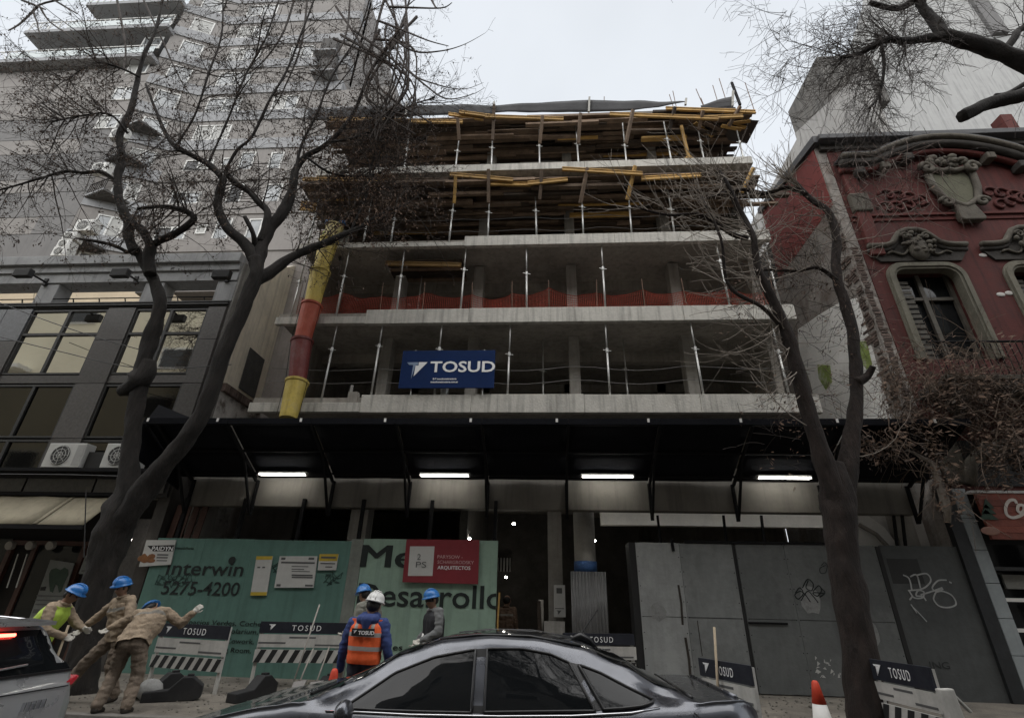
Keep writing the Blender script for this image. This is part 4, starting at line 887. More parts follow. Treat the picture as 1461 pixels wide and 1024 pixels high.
for (a, b_, z0, z1) in wn:
    f = MB(); n = 8; ro = .38; dw = .24
    def rr(off, r_):
        pts = [(a-off, z0), (a-off, z1+off-r_)]
        pts += [(a-off+r_-r_*math.cos(t*math.pi/2/6), z1+off-r_+r_*math.sin(t*math.pi/2/6)) for t in range(1, 7)]
        pts += [(b_+off-r_+r_*math.sin(t*math.pi/2/6), z1+off-r_+r_*math.cos(t*math.pi/2/6)) for t in range(0, 7)]
        return pts + [(b_+off, z0)]
    for off0, off1, dep in ((0, .07, .06), (.07, .17, .1), (.17, .22, .04)):
        i_, o_ = rr(off0-.02, .3+off0), rr(off1, .3+off1)
        n_ = len(i_)
        vs_ = [(x, D-dep, z) for x, z in i_]+[(x, D-dep, z) for x, z in o_]+[(x, D+.2, z) for x, z in i_]+[(x, D+.01, z) for x, z in o_]
        f.add(vs_, [(k, k+1, n_+k+1, n_+k) for k in range(n_-1)]+[(k+1, k, 2*n_+k, 2*n_+k+1) for k in range(n_-1)]+[(n_+k, n_+k+1, 3*n_+k+1, 3*n_+k) for k in range(n_-1)])
    fo = f.build('window_surround', M('pale_stucco', (.17, .158, .122), .9, .3, 2.5, .4, 14, streak=.35, stainamt=.4, stain=(.08, .075, .06), stainscale=2.5), rh, smooth=False)
    wo = MB(); wo.box(a, a+.1, D+.3, D+.38, z0, z1); wo.box(b_-.1, b_, D+.3, D+.38, z0, z1); wo.box((a+b_)/2-.06, (a+b_)/2+.06, D+.3, D+.38, z0, z1); wo.box(a, b_, D+.31, D+.37, 9.6, 9.7); wo.build('window_frame', shut, rh)
    B(a, b_, D+.42, D+.44, z0, z1).build('window_glass', glass_dark, rh)
    sh_ = MB()
    for k in range(16): sh_.box(a+.12, a+.5, D+.22+.02*(k % 2), D+.26+.02*(k % 2), z0+.1+k*.16, z0+.2+k*.16)
    sh_.build('shutter_slats', shut, rh)
    # hood mould: S curve cornice over the window
    xm = (a+b_)/2; zc = z1+.75
    def hood(dx, dz): return [V3((xm+x*1.0, D-.12+dx, zc+z+dz)) for x, z in ((-1.35, 0), (-1.1, 0), (-.85, .02), (-.65, .1), (-.5, .3), (-.35, .48), (-.15, .56), (.15, .56), (.35, .48), (.5, .3), (.65, .1), (.85, .02), (1.1, 0), (1.35, 0))]
    MB().tube(hood(0, 0), .09, 8).build('hood_mould', STU, rh, smooth=True); MB().tube(hood(.06, -.13), .07, 8).build('hood_mould', STD, rh, smooth=True)
    MB().prism([p+V3((0, .12, -.16)) for p in hood(0, 0)]+[V3((xm+1.1, D, zc-.5)), V3((xm-1.1, D, zc-.5))], (0, -.06, 0)).build('hood_panel', STD, rh)
    mb = MB(); r = random.Random(int(xm*7))
    mb.ball((xm, D-.12, zc-.12), .3, .14, .42, n=12)
    for k in range(26): t_ = r.uniform(0, 6.28); q = r.uniform(.1, .55); mb.ball((xm+math.cos(t_)*q*.8, D-.16-r.uniform(0, .08), zc+.0+math.sin(t_)*q*.75), r.uniform(.04, .11), .06, r.uniform(.04, .1), n=8)
    for s_ in (-1, 1):
        mb.tube([V3((xm+s_*(.28+.13*math.cos(t_*.7)*(1-t_/14)), D-.2, zc+.28+.13*math.sin(t_*.7)*(1-t_/14))) for t_ in range(13)], .035, 6)
        mb.tube([V3((xm+s_*(.25+t_*.07), D-.1, zc-.1-.12*math.sin(t_*.6)-t_*.03)) for t_ in range(10)], .035, 6)
    mb.build('carved_ornament', STU, rh, smooth=True)
# string course, cartouche, pediment arch, cornice
for z0, z1, dy in ((12.35, 12.43, -.1), (12.2, 12.34, -.04)): B(9.32, 24, D+dy, D+.05, z0, z1).build('string_course', RED2, rh, bev=.01)
cz, cx_ = 13.45, 12.6
mb = MB(); prof = [(-.75, .5), (-.62, .75), (-.2, .62), (0, .7), (.2, .62), (.62, .75), (.78, .45), (.72, -.1), (.55, -.6), (.2, -.85), (0, -.95), (-.2, -.85), (-.55, -.6), (-.72, -.1)]
mb.prism([(cx_+x*.78, D-.1, cz+z*.84) for x, z in prof], (0, .12, 0)); mb.build('shield', M('mossy_stucco', (.11, .108, .072), .9, .35, 3, .4, 14, stainamt=.5, stain=(.09, .085, .06), stainscale=3), rh, bev=.05)
mb = MB(); pp = prof+[prof[0]]
mb.tube([(cx_+x*.87, D-.14, cz+z*.92) for x, z in pp], .1, 8)
for s_ in (-1, 1):
    mb.tube([V3((cx_+s_*(.66+.21*math.cos(t_*.6)*(1-t_/16)), D-.24, cz+.62+.24*math.sin(t_*.6)*(1-t_/16))) for t_ in range(15)], .08, 7)
    mb.tube([V3((cx_+s_*(.5+.2*math.cos(t_*.6)*(1-t_/16)), D-.2, cz-.72+.18*math.sin(t_*.6)*(1-t_/16))) for t_ in range(14)], .07, 7)
r = random.Random(3)
for k in range(34): x = r.uniform(-.55, .55); mb.ball((cx_+x, D-.16-r.uniform(0, .12), cz+.85+r.uniform(-.1, .32)*(1-abs(x))), r.uniform(.06, .14), .09, r.uniform(.06, .13), n=8)
mb.build('shield_surround', STU, rh, smooth=True)
MB().prism([(cx_-.3, D-.2, 12.72), (cx_+.25, D-.2, 12.72), (cx_+.38, D-.24, 12.1), (cx_+.3, D-.24, 12.02), (cx_-.28, D-.24, 12.02), (cx_-.34, D-.24, 12.1)], (0, .2, 0)).build('keystone', STU, rh, bev=.04)
for k in range(16):    # scrolled leaf relief both sides of the cartouche
    s_ = 1 if k % 2 else -1; x0 = cx_+s_*(1.0+.16*(k//2)); z0 = cz-.5+.25*math.sin(k*1.7)
    mb = MB(); mb.tube([V3((x0+s_*.28*math.cos(t_*.55)*(1-t_/13), D-.03, z0+.28*math.sin(t_*.55)*(1-t_/13))) for t_ in range(12)], .045, 6); mb.build('leaf_relief', RED, rh, smooth=True)
def arch(u): # pediment: flat shoulders and a central segment
    x = 9.4+u*6.4; t_ = (x-cx_)/2.6
    return x, (14.85+.72*math.cos(t_*math.pi/2)**1.3 if abs(t_) < 1 else 14.85-max(0, abs(x-cx_)-2.6)*.05)
def arc2(x):
    t_ = abs(x-cx_); return 15.25-.9*(t_/2.5)**2 if t_ < 2.2 else (14.55-.05 if t_ > 3 else 14.55-.02)
for dz, dy, r_, m_ in ((0, -.42, .1, STU), (-.18, -.3, .13, STD), (-.38, -.16, .1, RED2)):
    pts = [V3((9.4+k*.2, D+dy, arc2(9.4+k*.2)+dz)) for k in range(34)]; MB().tube(pts, r_, 8).build('pediment_mould', m_, rh, smooth=True)
pts = [V3((9.4+k*.2, D, arc2(9.4+k*.2))) for k in range(34)]
MB().add([p+V3((0, -.5, .06)) for p in pts]+[p+V3((0, .2, .1)) for p in pts], [(k, k+1, 34+k+1, 34+k) for k in range(33)]).build('pediment_cover', M('lead_coping', (.06, .06, .063)), rh, thick=.05)
for k in range(9):
    x = 9.9+k*.8; z = arc2(x)-.42
    if abs(x-cx_) > .9: B(x-.13, x+.13, D-.36, D-.01, z-.24, z).build('modillion', STU if k % 2 else STD, rh, bev=.03)
B(9.0, 24, D-.35, D+.6, 15.42, 15.62).build('roof_cornice', M('lead_coping', (.06, .06, .063)), rh, bev=.02)
B(9.1, 24, D-.1, D+.5, 15.2, 15.415).build('attic_band', STD, rh)
B(14.9, 15.25, D-.3, D+.1, 15.63, 16.3).build('chimney', RED2, rh); 
pt = MB(); pt.box(9.45, 9.85, D-.14, D-.001, 10.9, 14.4); pt.build('pilaster', RED2, rh, bev=.02); MB().box(9.4, 9.95, D-.2, D-.001, 12.5, 13.2).build('capital', STU, rh, bev=.05)
# balcony slab and rail below windows, hidden by dry twigs
B(9.4, 18.5, D-.85, D-.001, 6.45, 6.7).build('balcony_slab', STD, rh, bev=.03)
B(9.4, 18.5, D-.95, D-.86, 6.62, 6.74).build('balcony_edge', STU, rh, bev=.01)
for k in range(5): MB().prism([(10+k*1.9, D-.7, 6.44), (10+k*1.9, D-.002, 6.44), (10+k*1.9, D-.002, 5.9)], (.22, 0, 0)).build('console', STU, rh)
mb = MB()
for k in range(60): mb.tube([(9.5+k*.15, D-.85, 6.74), (9.5+k*.15, D-.85, 7.65)], .012, 5, cap=False)
mb.tube([(9.4, D-.85, 7.66), (18.5, D-.85, 7.66)], .03, 6); mb.build('balcony_rail', steel_dark, rh)
for (px, py) in ((1403, 364), (1428, 420), (1440, 418)): p = at(px, py, D-.01); MB().ball(p, .12, .02, .07, n=8).build('bare_plaster', M('pale_render', (.5, .48, .45)), rh)
# ground storey
B(9.35, 24, D+.25, D+.5, 4.3, 6.0).build('wall', RED, rh)
mb = MB(); mb.tube([at(*p, D) for p in ((1384, 690), (1384, 662), (1400, 645), (1430, 634), (1475, 632))], .14, 8); mb.build('arch_mould', STU, rh, smooth=True)
B(9.4, 9.9, D-.02, D+.24, 4.42, 5.7).build('pilaster', STU, rh, bev=.03); B(10.05, 14, D+.22, D+.24, 4.4, 5.5).build('dark_opening', black, rh)
sp = thing('shop_pillar', 'light grey block pillar framing the shop beside the dark fence', 'pillar', (9.5, D, WK))
gb = M('grey_block', (.3, .33, .34), .75, .14, 1.5, .08, 25, rand=.08, streak=.2, stainamt=.2, stain=(.2, .21, .21)); z = .3
for k in range(6): B(9.36, 9.66, D-.03, D+.2, z, z+.655).build('block', gb, sp, bev=.008); z += .665
B(9.34, 9.75, D-.08, D+.2, WK, .295).build('base', gb, sp, bev=.01)
ss = thing('shop_sign', 'brown wooden plank shop sign with white script letters and a dark green tree', 'sign', (10.5, D-.2, 3.2))
plk = M('sign_plank', (.2, .05, .03), .7, .3, 4, .2, 30, rand=.25)
for k in range(7): B(9.7, 14, D-.22-.006*(k % 2), D-.15, 3.16+k*.14, 3.16+k*.14+.136).build('plank', plk, ss)
B(9.6, 14, D-.24, D-.05, 4.145, 4.2).build('top_edge', M('aged_white', (.5, .49, .47), .7, .2, 4), ss)
scrawl([[(1450, 717), (1447, 713), (1440, 714), (1435, 722), (1436, 733), (1444, 738), (1454, 736), (1462, 731)], [(1458, 720), (1453, 721), (1452, 728), (1457, 731), (1461, 727), (1460, 720)]], .06, D-.232, M('script_white', (.6, .55, .5), .6, .1, 3, 0), ss)
gtm = M('sign_green', (.02, .05, .03), .7, .3, 5, 0)
for k in range(3): 
    p = at(1411, 741-k*8, D-.232); MB().prism([(p.x-.2+.04*k, D-.232, p.z), (p.x+.2-.04*k, D-.232, p.z), (p.x, D-.232, p.z+.22)], (0, -.006, 0)).build('tree_mark', gtm, ss)
MB().ball(at(1413, 757, D-.23), .2, .008, .09, n=12).build('pale_mark', M('sign_pale', (.3, .16, .12), .7), ss)
sw = thing('shop_window', 'shop window with pale shelves and rails right of the grey pillar', 'shop window', (10.5, D+.2, WK))
B(9.68, 14, D+.25, D+.27, .3, 3.1).build('glass', glass_dark, sw); B(9.68, 14, D-.02, D+.2, 2.55, 2.62).build('transom', drk, sw)
for z in (1.38, 1.95): B(9.7, 14, D+.1, D+.16, z, z+.07).build('rail', white_paint, sw)
B(9.9, 14, D+.15, D+.2, 2.2, 2.48).build('panel', M('dim_panel', (.2, .2, .18), .7), sw); B(9.7, 14, D+.08, D+.2, 1.0, 1.1).build('sill', gb, sw)
# ------------------------------------------------------------------ trees
def barkm(name, c, st):
    return M(name, c, .95, .5, 2.2, 1.0, 9, stainamt=.35, stain=st, stainscale=3, stretch=(2.6, 2.6, .7))
bark = barkm('dark_bark', (.015, .0125, .0108), (.036, .03, .025)); bark2 = barkm('brown_bark', (.02, .0135, .011), (.045, .031, .025))
twm = M('twig_bark', (.042, .033, .028), .9, .3, 6, 0); twl = M('pale_twig', (.27, .235, .2), .9, .3, 6, 0)
seedm = M('dry_seed', (.075, .05, .036), .9, .5, 30, 0); seedr = M('dry_leaf', (.12, .075, .05), .9, .5, 22, 0)
def smooth_path(P, Rr, sub=6):
    out = []; ro = []
    for i in range(len(P)-1):
        p0, p1, p2, p3 = P[max(i-1, 0)], P[i], P[i+1], P[min(i+2, len(P)-1)]
        for s_ in range(sub):
            t = s_/sub
            out.append(.5*((2*p1)+(p2-p0)*t+(2*p0-5*p1+4*p2-p3)*t*t+(3*p1-p0-3*p2+p3)*t**3)); ro.append(Rr[i]*(1-t)+Rr[i+1]*t)
    out.append(P[-1]); ro.append(Rr[-1]); return out, ro
def limb(pts, y0, y1=None):
    """list of (px, py, width px) in the plane of the crown, sliding from depth y0 to y1"""
    P = []; Rr = []; n = len(pts)
    for i, (a, b_, w_) in enumerate(pts):
        y = y0 if y1 is None else y0+(y1-y0)*i/(n-1)
        p = at(a, b_, y)
        if w_ < 13 and 0 < i < n-1: p = p+V3((mnoise.noise(p*1.7), mnoise.noise(p*1.7+V3((7, 0, 0)))*.7, mnoise.noise(p*1.7+V3((0, 9, 0)))))*.22
        P.append(p); Rr.append(max(.004, w_/2/pxm(p)))
    return smooth_path(P, Rr)
def addlimb(mb, L_, n=10, wob=.25): mb.tube(L_[0], L_[1], n, wob=wob)
TIPS = []
def twig(mb, p, d, ln, r, depth, rg, droop=0., curl=.25, sides=4, kids=(3, 5), maxr=.02):
    n = max(4, int(ln/.16)); pts = [p]; rr = [r]; d = d.normalized(); bend = V3((rg.gauss(0, 1), rg.gauss(0, 1), rg.gauss(0, 1)))*curl
    for i in range(n):
        d = (d + bend*(1/n) + V3((rg.gauss(0, .07), rg.gauss(0, .07), rg.gauss(0, .07))) + V3((0, 0, droop/n))).normalized()
        p = p + d*(ln/n); pts.append(p); rr.append(max(.0036, r*(1-.7*(i+1)/n)))
    mb.tube(pts, rr, sides if r > .006 else 3, cap=False)
    TIPS.append((pts[-1], d))
    if depth > 0:
        for k in range(rg.randint(*kids)):
            i = rg.randint(1, n); ax = d.orthogonal(); ax.rotate(Matrix.Rotation(rg.uniform(0, 6.28), 3, d))
            dd = (pts[i]-pts[i-1]).normalized(); dd = (dd + ax*rg.uniform(.5, 1.1)); dd.y *= .7
            twig(mb, pts[i], dd, ln*rg.uniform(.35, .65), max(.003, rr[i]*.6), depth-1, rg, droop, curl, sides, kids)
def sprout(mb, L_, count, rg, ln=(.5, 1.4), depth=2, start=.25, up=.3, droop=0., r=.011, kids=(2, 4), side=0., curl=.3):
    P, Rr = L_; n = len(P)
    for k in range(count):
        i = min(n-1, max(1, int(n*(start+(1-start)*rg.random())))); t = (P[i]-P[i-1]).normalized()
        ax = t.orthogonal(); ax.rotate(Matrix.Rotation(rg.uniform(0, 6.28), 3, t)); ax.y *= .6
        d = t*rg.uniform(.2, .9)+ax*rg.uniform(.6, 1.1)+V3((side, 0, up))
        twig(mb, P[i], d, rg.uniform(*ln), min(r*rg.uniform(.7, 1.3), Rr[i]*.7), depth, rg, droop, curl, kids=kids)
def clusters(mb, spots, rg, n=(5, 10), size=.05, spread=.09, hang=.12):
    for p in spots:
        for k in range(rg.randint(*n)):
            c = p+V3((rg.gauss(0, spread), rg.gauss(0, spread), rg.gauss(0, spread)-hang*rg.random()))
            a = V3((rg.gauss(0, 1), rg.gauss(0, 1), rg.gauss(0, 1)-.8)).normalized(); b_ = a.orthogonal().normalized()
            l_ = size*rg.uniform(.6, 1.5); w_ = l_*rg.uniform(.25, .5)
            mb.add([c, c+a*l_*.5+b_*w_*.5+V3((0, 0, .006)), c+a*l_, c+a*l_*.5-b_*w_*.5], [(0, 1, 2, 3)])

# ---- left tree: forked trunk
rg = random.Random(21)
lt = thing('street_tree', 'large bare street tree with a dark forked trunk on the left pavement', 'tree', at(124, 975, 9.7))
Y = 9.7
mb = MB()
trunk = limb([(104, 1010, 84), (113, 975, 64), (121, 930, 57), (133, 870, 54), (146, 810, 56), (162, 760, 64), (174, 725, 60), (181, 700, 44), (185, 680, 24)], Y)
mb.tube(trunk[0], [q*.72 for q in trunk[1]], 30, wob=.2, rid=.07)
stemA = limb([(178, 735, 62), (184, 690, 46), (186, 640, 36), (194, 580, 36), (203, 530, 36), (213, 490, 35), (224, 455, 31), (228, 425, 27), (218, 398, 24), (205, 375, 22), (193, 352, 16)], Y, Y-.3)
stemB = limb([(150, 810, 40), (166, 765, 52), (194, 715, 56), (228, 672, 48), (262, 630, 42), (288, 590, 38), (306, 540, 36), (318, 505, 34), (338, 460, 32), (355, 420, 30), (366, 390, 30), (364, 368, 28)], Y, Y-.5)
for s_ in (stemA, stemB): mb.tube(s_[0], [q*.6 for q in s_[1]], 24, wob=.25, rid=.07)
mb.tube(*limb([(170, 560, 12), (200, 545, 30), (212, 515, 20)], Y-.12), 8, wob=.5)
mb.build('trunk', bark, lt, smooth=True)
Yb = Y-.4
limbsL = [
 limb([(364, 372, 24), (356, 358, 20), (344, 342, 18), (326, 328, 16), (314, 306, 15), (311, 282, 14), (318, 258, 13), (319, 245, 12), (296, 234, 11), (270, 220, 9), (250, 211, 8), (226, 180, 6), (208, 120, 4)], Yb, Yb-.8),
 limb([(366, 380, 26), (374, 350, 22), (385, 325, 20), (402, 306, 19), (412, 284, 18), (418, 268, 15), (424, 245, 12), (438, 225, 10), (470, 203, 8), (500, 160, 6), (530, 100, 5), (565, 40, 4), (590, -20, 3)], Yb, Yb+.7),
 limb([(372, 345, 16), (380, 320, 15), (377, 296, 12), (366, 280, 11), (352, 266, 10), (336, 254, 10), (322, 247, 10)], Yb, Yb-.3),
 limb([(364, 352, 12), (358, 330, 9), (349, 309, 7)], Yb, Yb-.4),
 limb([(366, 398, 24), (385, 388, 20), (408, 372, 17), (430, 360, 15), (460, 348, 13), (490, 336, 11), (515, 322, 8), (545, 305, 6), (580, 290, 4)], Yb, Yb+.9),
 limb([(193, 360, 18), (184, 338, 17), (183, 318, 16), (172, 290, 14), (168, 256, 13), (172, 225, 12), (179, 190, 12), (184, 158, 10), (198, 112, 8), (205, 78, 6), (222, 40, 5), (236, -20, 4)], Yb, Yb-.6),
 limb([(214, 392, 20), (212, 370, 18), (214, 350, 16), (204, 330, 14), (186, 314, 13), (176, 296, 10)], Yb, Yb-.2),
 limb([(214, 352, 14), (232, 338, 12), (252, 327, 12), (268, 315, 11), (260, 300, 10), (248, 290, 9), (225, 292, 7), (196, 298, 6)], Yb, Yb-.5),
 limb([(182, 360, 10), (160, 350, 9), (135, 344, 8), (113, 341, 7)], Yb, Yb-.4),
 limb([(170, 262, 10), (146, 244, 9), (117, 240, 8), (92, 248, 7), (66, 255, 6), (30, 264, 5), (-10, 274, 4)], Yb, Yb-.9),
 limb([(320, 247, 8), (340, 215, 7), (362, 190, 7), (385, 150, 6), (408, 100, 5), (430, 50, 5), (452, -10, 4)], Yb-.3, Yb-.8),
 limb([(418, 268, 9), (430, 215, 7), (455, 165, 6), (478, 110, 5), (510, 50, 4), (530, -10, 4)], Yb, Yb-.4),
 limb([(199, 110, 6), (170, 95, 5), (135, 100, 4), (95, 115, 3)], Yb-.5, Yb-.9),
 limb([(182, 190, 7), (160, 165, 5), (120, 160, 4), (70, 175, 3)], Yb-.4, Yb-1.2),
 limb([(250, 211, 6), (275, 165, 5), (300, 110, 5), (315, 50, 4), (318, -10, 4)], Yb-.4, Yb-.9),
 limb([(297, 234, 6), (330, 170, 5), (350, 110, 5), (372, 60, 4), (398, 0, 4)], Yb-.5, Yb-.6),
 limb([(470, 203, 7), (505, 200, 6), (545, 180, 5), (585, 150, 4), (620, 140, 3)], Yb+.3, Yb+.8),
 limb([(500, 330, 7), (520, 280, 6), (535, 230, 5), (560, 190, 4)], Yb+.6, Yb+1),
 limb([(438, 225, 7), (480, 250, 6), (530, 250, 5), (580, 230, 4)], Yb+.2, Yb+.9)]
tw_ = MB(); TIPS.clear()
for i, l_ in enumerate(limbsL):
    mb = MB(); addlimb(mb, (l_[0], [q*(.8 if l_[1][0] > .1 else .55) for q in l_[1]]), 8, .3); mb.build('limb', bark, lt, smooth=True)
    cnt = {3: 1, 8: 4, 4: 18, 6: 6, 2: 10}.get(i, 34)
    if cnt > 8: sprout(tw_, l_, 6, rg, (1.1, 2.4), 3, .3, .15, -.05, .017, (2, 4), side=-.2 if i in (9, 12, 13) else .1, curl=.5)
    sprout(tw_, l_, cnt, rg, (.5, 1.7), 2, .25, .12, -.1, .013, (2, 5), side=-.2 if i in (9, 12, 13) else .1)
# long thin hanging shoots at the top of the frame
for (pts) in ([(425, -20), (405, 40), (372, 90), (330, 118)], [(440, -20), (430, 60), (402, 130), (380, 170)], [(500, -20), (490, 60), (455, 120), (430, 180)], [(560, 55), (590, 74), (625, 76), (662, 62), (693, 47)], [(560, 60), (585, 100), (620, 120), (660, 130), (690, 118)],
              [(570, 90), (600, 120), (640, 142), (672, 138), (692, 125)], [(555, 10), (590, 14), (630, 10), (645, 4)], [(540, 30), (575, 40), (610, 58), (640, 66)], [(200, -10), (230, 60), (258, 120), (300, 170)], [(165, -10), (172, 60), (176, 100)], [(140, -10), (56, 8), (56, 40), (57, 50)], [(55, 8), (30, 30), (12, 44)], [(57, 10), (75, 35), (100, 60), (140, 85)], [(60, -10), (90, 10), (110, 20)], [(30, 0), (50, 8), (65, 14)], [(610, -10), (618, 10), (623, 11)]):
    L_ = limb([(a, b_, 3.4-.8*k) for k, (a, b_) in enumerate(pts)], Yb-.3, Yb-.5); tw_.tube(L_[0], L_[1], 4, cap=False); sprout(tw_, L_, 4, rg, (.2, .6), 1, .2, 0, -.2, .005, (1, 3))
for k in range(16):
    L_ = limb([(rg.uniform(470, 600), rg.uniform(-20, 60), 4), (rg.uniform(500, 600), rg.uniform(70, 130), 3), (rg.uniform(520, 620), rg.uniform(140, 210), 2)], Yb+.2); tw_.tube(L_[0], L_[1], 4, cap=False); sprout(tw_, L_, 5, rg, (.3, .9), 2, .1, -.1, -.2, .006, (2, 4))
stuff(tw_.build('twigs', twm, lt, fix=False))
tips = [t[0] for t in TIPS]
sd = MB(); clusters(sd, [p for p in tips if rg.random() < .4], rg, (4, 8), .055, .035, .05)
stuff(sd.build('seed_clusters', seedm, lt, fix=False))
# dense reddish dry seed bunches over the upper right of the crown
sd = MB(); spots = []
for k in range(560):
    px, py = rg.gauss(505, 52), rg.gauss(245, 50)
    if px < 400 or px > 640 or py < 130 or py > 345: continue
    spots.append(at(px, py, Yb+rg.uniform(.3, 1.5)))
clusters(sd, spots, rg, (7, 15), .085, .1, .2)
stuff(sd.build('dry_seed_bunches', seedr, lt, fix=False))
tw2 = MB()
for p in spots[::2]: twig(tw2, p+V3((0, 0, .1)), V3((rg.gauss(0, 1), rg.gauss(0, .5), rg.gauss(0, 1))), rg.uniform(.4, 1.1), .007, 1, rg, -.3)
stuff(tw2.build('twigs', twm, lt, fix=False))

# ---- right tree
rtree = thing('street_tree', 'bare street tree with a brown Y shaped trunk before the grey gate', 'tree', at(1236, 1010, 8.5))
Y = 8.5; mb = MB()
mb.tube(*limb([(1246, 1070, 66), (1238, 1020, 54), (1231, 960, 48), (1222, 900, 45), (1211, 840, 43), (1203, 790, 41), (1198, 745, 42), (1195, 710, 44), (1193, 685, 38), (1192, 660, 22)], Y), 30, wob=.18, rid=.07)
sA = limb([(1197, 755, 40), (1189, 705, 46), (1176, 660, 40), (1160, 610, 30), (1146, 560, 28), (1134, 515, 27), (1122, 475, 24), (1108, 440, 20), (1094, 410, 16), (1080, 378, 13), (1068, 340, 12), (1056, 300, 11), (1040, 268, 11), (1022, 242, 10)], Y, Y-.6)
sB = limb([(1199, 750, 36), (1203, 705, 42), (1212, 650, 36), (1218, 600, 27), (1222, 555, 24), (1220, 510, 22), (1216, 470, 21), (1206, 435, 20), (1196, 405, 18), (1192, 375, 17), (1194, 345, 16), (1188, 318, 14), (1176, 300, 12), (1160, 287, 11), (1146, 276, 10), (1118, 268, 9), (1085, 272, 8), (1050, 278, 6), (1000, 285, 5)], Y, Y+.3)
for s_ in (sA, sB): mb.tube(s_[0], [q*.7 for q in s_[1]], 22, wob=.22, rid=.07)
mb.build('trunk', bark2, rtree, smooth=True)
limbsR = [sA, sB, limb([(1222, 545, 14), (1232, 530, 10), (1246, 522, 8)], Y, Y-.1), limb([(1194, 400, 7), (1165, 388, 5), (1135, 382, 4), (1090, 385, 3)], Y), limb([(1150, 278, 7), (1135, 262, 6), (1118, 255, 4)], Y),
          limb([(1118, 470, 8), (1080, 440, 6), (1050, 400, 5), (1020, 340, 4), (1000, 280, 3)], Y-.3, Y-.8), limb([(1068, 340, 7), (1040, 330, 6), (1005, 310, 5), (960, 300, 4), (905, 295, 3)], Y-.5, Y-.9)]
tw_ = MB(); TIPS.clear(); rg = random.Random(5)
for l_ in limbsR[2:]:
    mb = MB(); addlimb(mb, l_, 8, .3); mb.build('limb', bark2, rtree, smooth=True)
def arcs(L_, k, side, lo, hi, ln, up=.6, i0=.3):
    for _ in range(k):
        i = int(len(L_[0])*rg.uniform(i0, .98)); p = L_[0][i]
        twig(tw_, p, V3((side*rg.uniform(.3, 1), rg.gauss(-.2, .4), rg.uniform(lo, hi))), rg.uniform(*ln), .0115, 1, rg, up, .35, kids=(1, 3))
arcs(sA, 48, -1, -.9, .3, (.7, 1.7), .9, .35); arcs(sA, 16, 1, -.3, .6, (.5, 1.1), .5, .3); arcs(sB, 36, -1, -.5, .5, (.5, 1.3), .7, .55); arcs(sB, 14, 1, -.4, .8, (.4, 1.0), .4, .4)
for l_ in limbsR[3:]: arcs(l_, 16, -.7, -.4, .8, (.5, 1.3), .5, .2)
arcs(sA, 22, -1, -.8, 0, (.9, 1.8), 1.1, .1); arcs(sB, 10, 1, -.6, .3, (.6, 1.2), .8, .1)
for k in range(34):   # upright shoots along the upper limb
    i = rg.randint(30, len(sB[0])-1); i = min(i, len(sB[0])-1); p = at(rg.uniform(935, 1110), rg.uniform(255, 330), Y-.3)
    twig(tw_, p, V3((-rg.uniform(0, .5), rg.gauss(0, .3), rg.uniform(.5, 1.2))), rg.uniform(.6, 1.4), .008, 1, rg, .2, .35, kids=(1, 2))
stuff(tw_.build('twigs', twl, rtree, fix=False))
sd = MB(); spots = []
for (cx, cy, sx_, sy, n) in ((1110, 395, 32, 30, 60), (1080, 440, 30, 25, 22), (1150, 345, 35, 35, 46), (1190, 480, 25, 40, 26), (1115, 560, 22, 15, 16), (1160, 600, 30, 35, 22), (1240, 250, 45, 35, 46), (1205, 420, 40, 60, 30)):
    for k in range(n): spots.append(at(rg.gauss(cx, sx_), rg.gauss(cy, sy), Y+rg.uniform(-.3, .5)))
clusters(sd, spots, rg, (5, 10), .07, .07, .2); stuff(sd.build('dry_seed_bunches', seedr, rtree, fix=False))
tw2 = MB()
for p in spots: twig(tw2, p+V3((0, 0, .15)), V3((rg.gauss(0, 1), rg.gauss(0, .5), rg.gauss(.2, 1))), rg.uniform(.3, .8), .005, 1, rg, -.3, kids=(1, 3))
stuff(tw2.build('twigs', twm, rtree, fix=False))

# ---- tree off to the right whose boughs hang into the top right corner
et = thing('street_tree', 'dark boughs and bare twigs reaching in at the top right corner', 'tree', (13.6, 8.2, WK))
Y = 8.0
mb = MB(); jt = at(1530, 170, Y)
mb.tube([V3((13.9, 8.3, WK)), V3((13.7, 8.25, 4)), V3((13.4, 8.1, 8)), jt+V3((.5, .1, -1.2)), jt], [.34, .28, .24, .2, .14], 14, wob=.2); mb.build('trunk', bark, et, smooth=True)
LB = [limb([(1530, 172, 30), (1490, 105, 28), (1455, 86, 27), (1425, 74, 25), (1395, 64, 24), (1362, 55, 22), (1345, 48, 19), (1334, 32, 16), (1318, 14, 14), (1306, 4, 12), (1280, 4, 9), (1240, 4, 7)], Y),
      limb([(1345, 52, 15), (1318, 56, 13), (1288, 60, 11), (1258, 66, 9), (1230, 74, 7), (1200, 82, 5)], Y, Y-.2), limb([(1535, 175, 24), (1490, 128, 22), (1462, 136, 22), (1430, 143, 21), (1405, 150, 20), (1388, 158, 20), (1372, 166, 18)], Y-.2),
      limb([(1432, 78, 13), (1440, 56, 11), (1452, 42, 10), (1480, 25, 8)], Y), limb([(1310, 8, 9), (1322, -20, 8)], Y), limb([(1462, 120, 8), (1440, 130, 7), (1420, 136, 6)], Y-.2),
      limb([(1258, 66, 6), (1262, 100, 5), (1258, 130, 4), (1240, 155, 3)], Y, Y-.2), limb([(1250, 60, 7), (1256, 54, 6), (1248, 48, 4)], Y)]
tw_ = MB(); TIPS.clear(); rg = random.Random(9)
for i, l_ in enumerate(LB):
    mb = MB(); mb.tube(l_[0], [q*.86 for q in l_[1]], 16, wob=.28, rid=.06); mb.build('bough', bark, et, smooth=True)
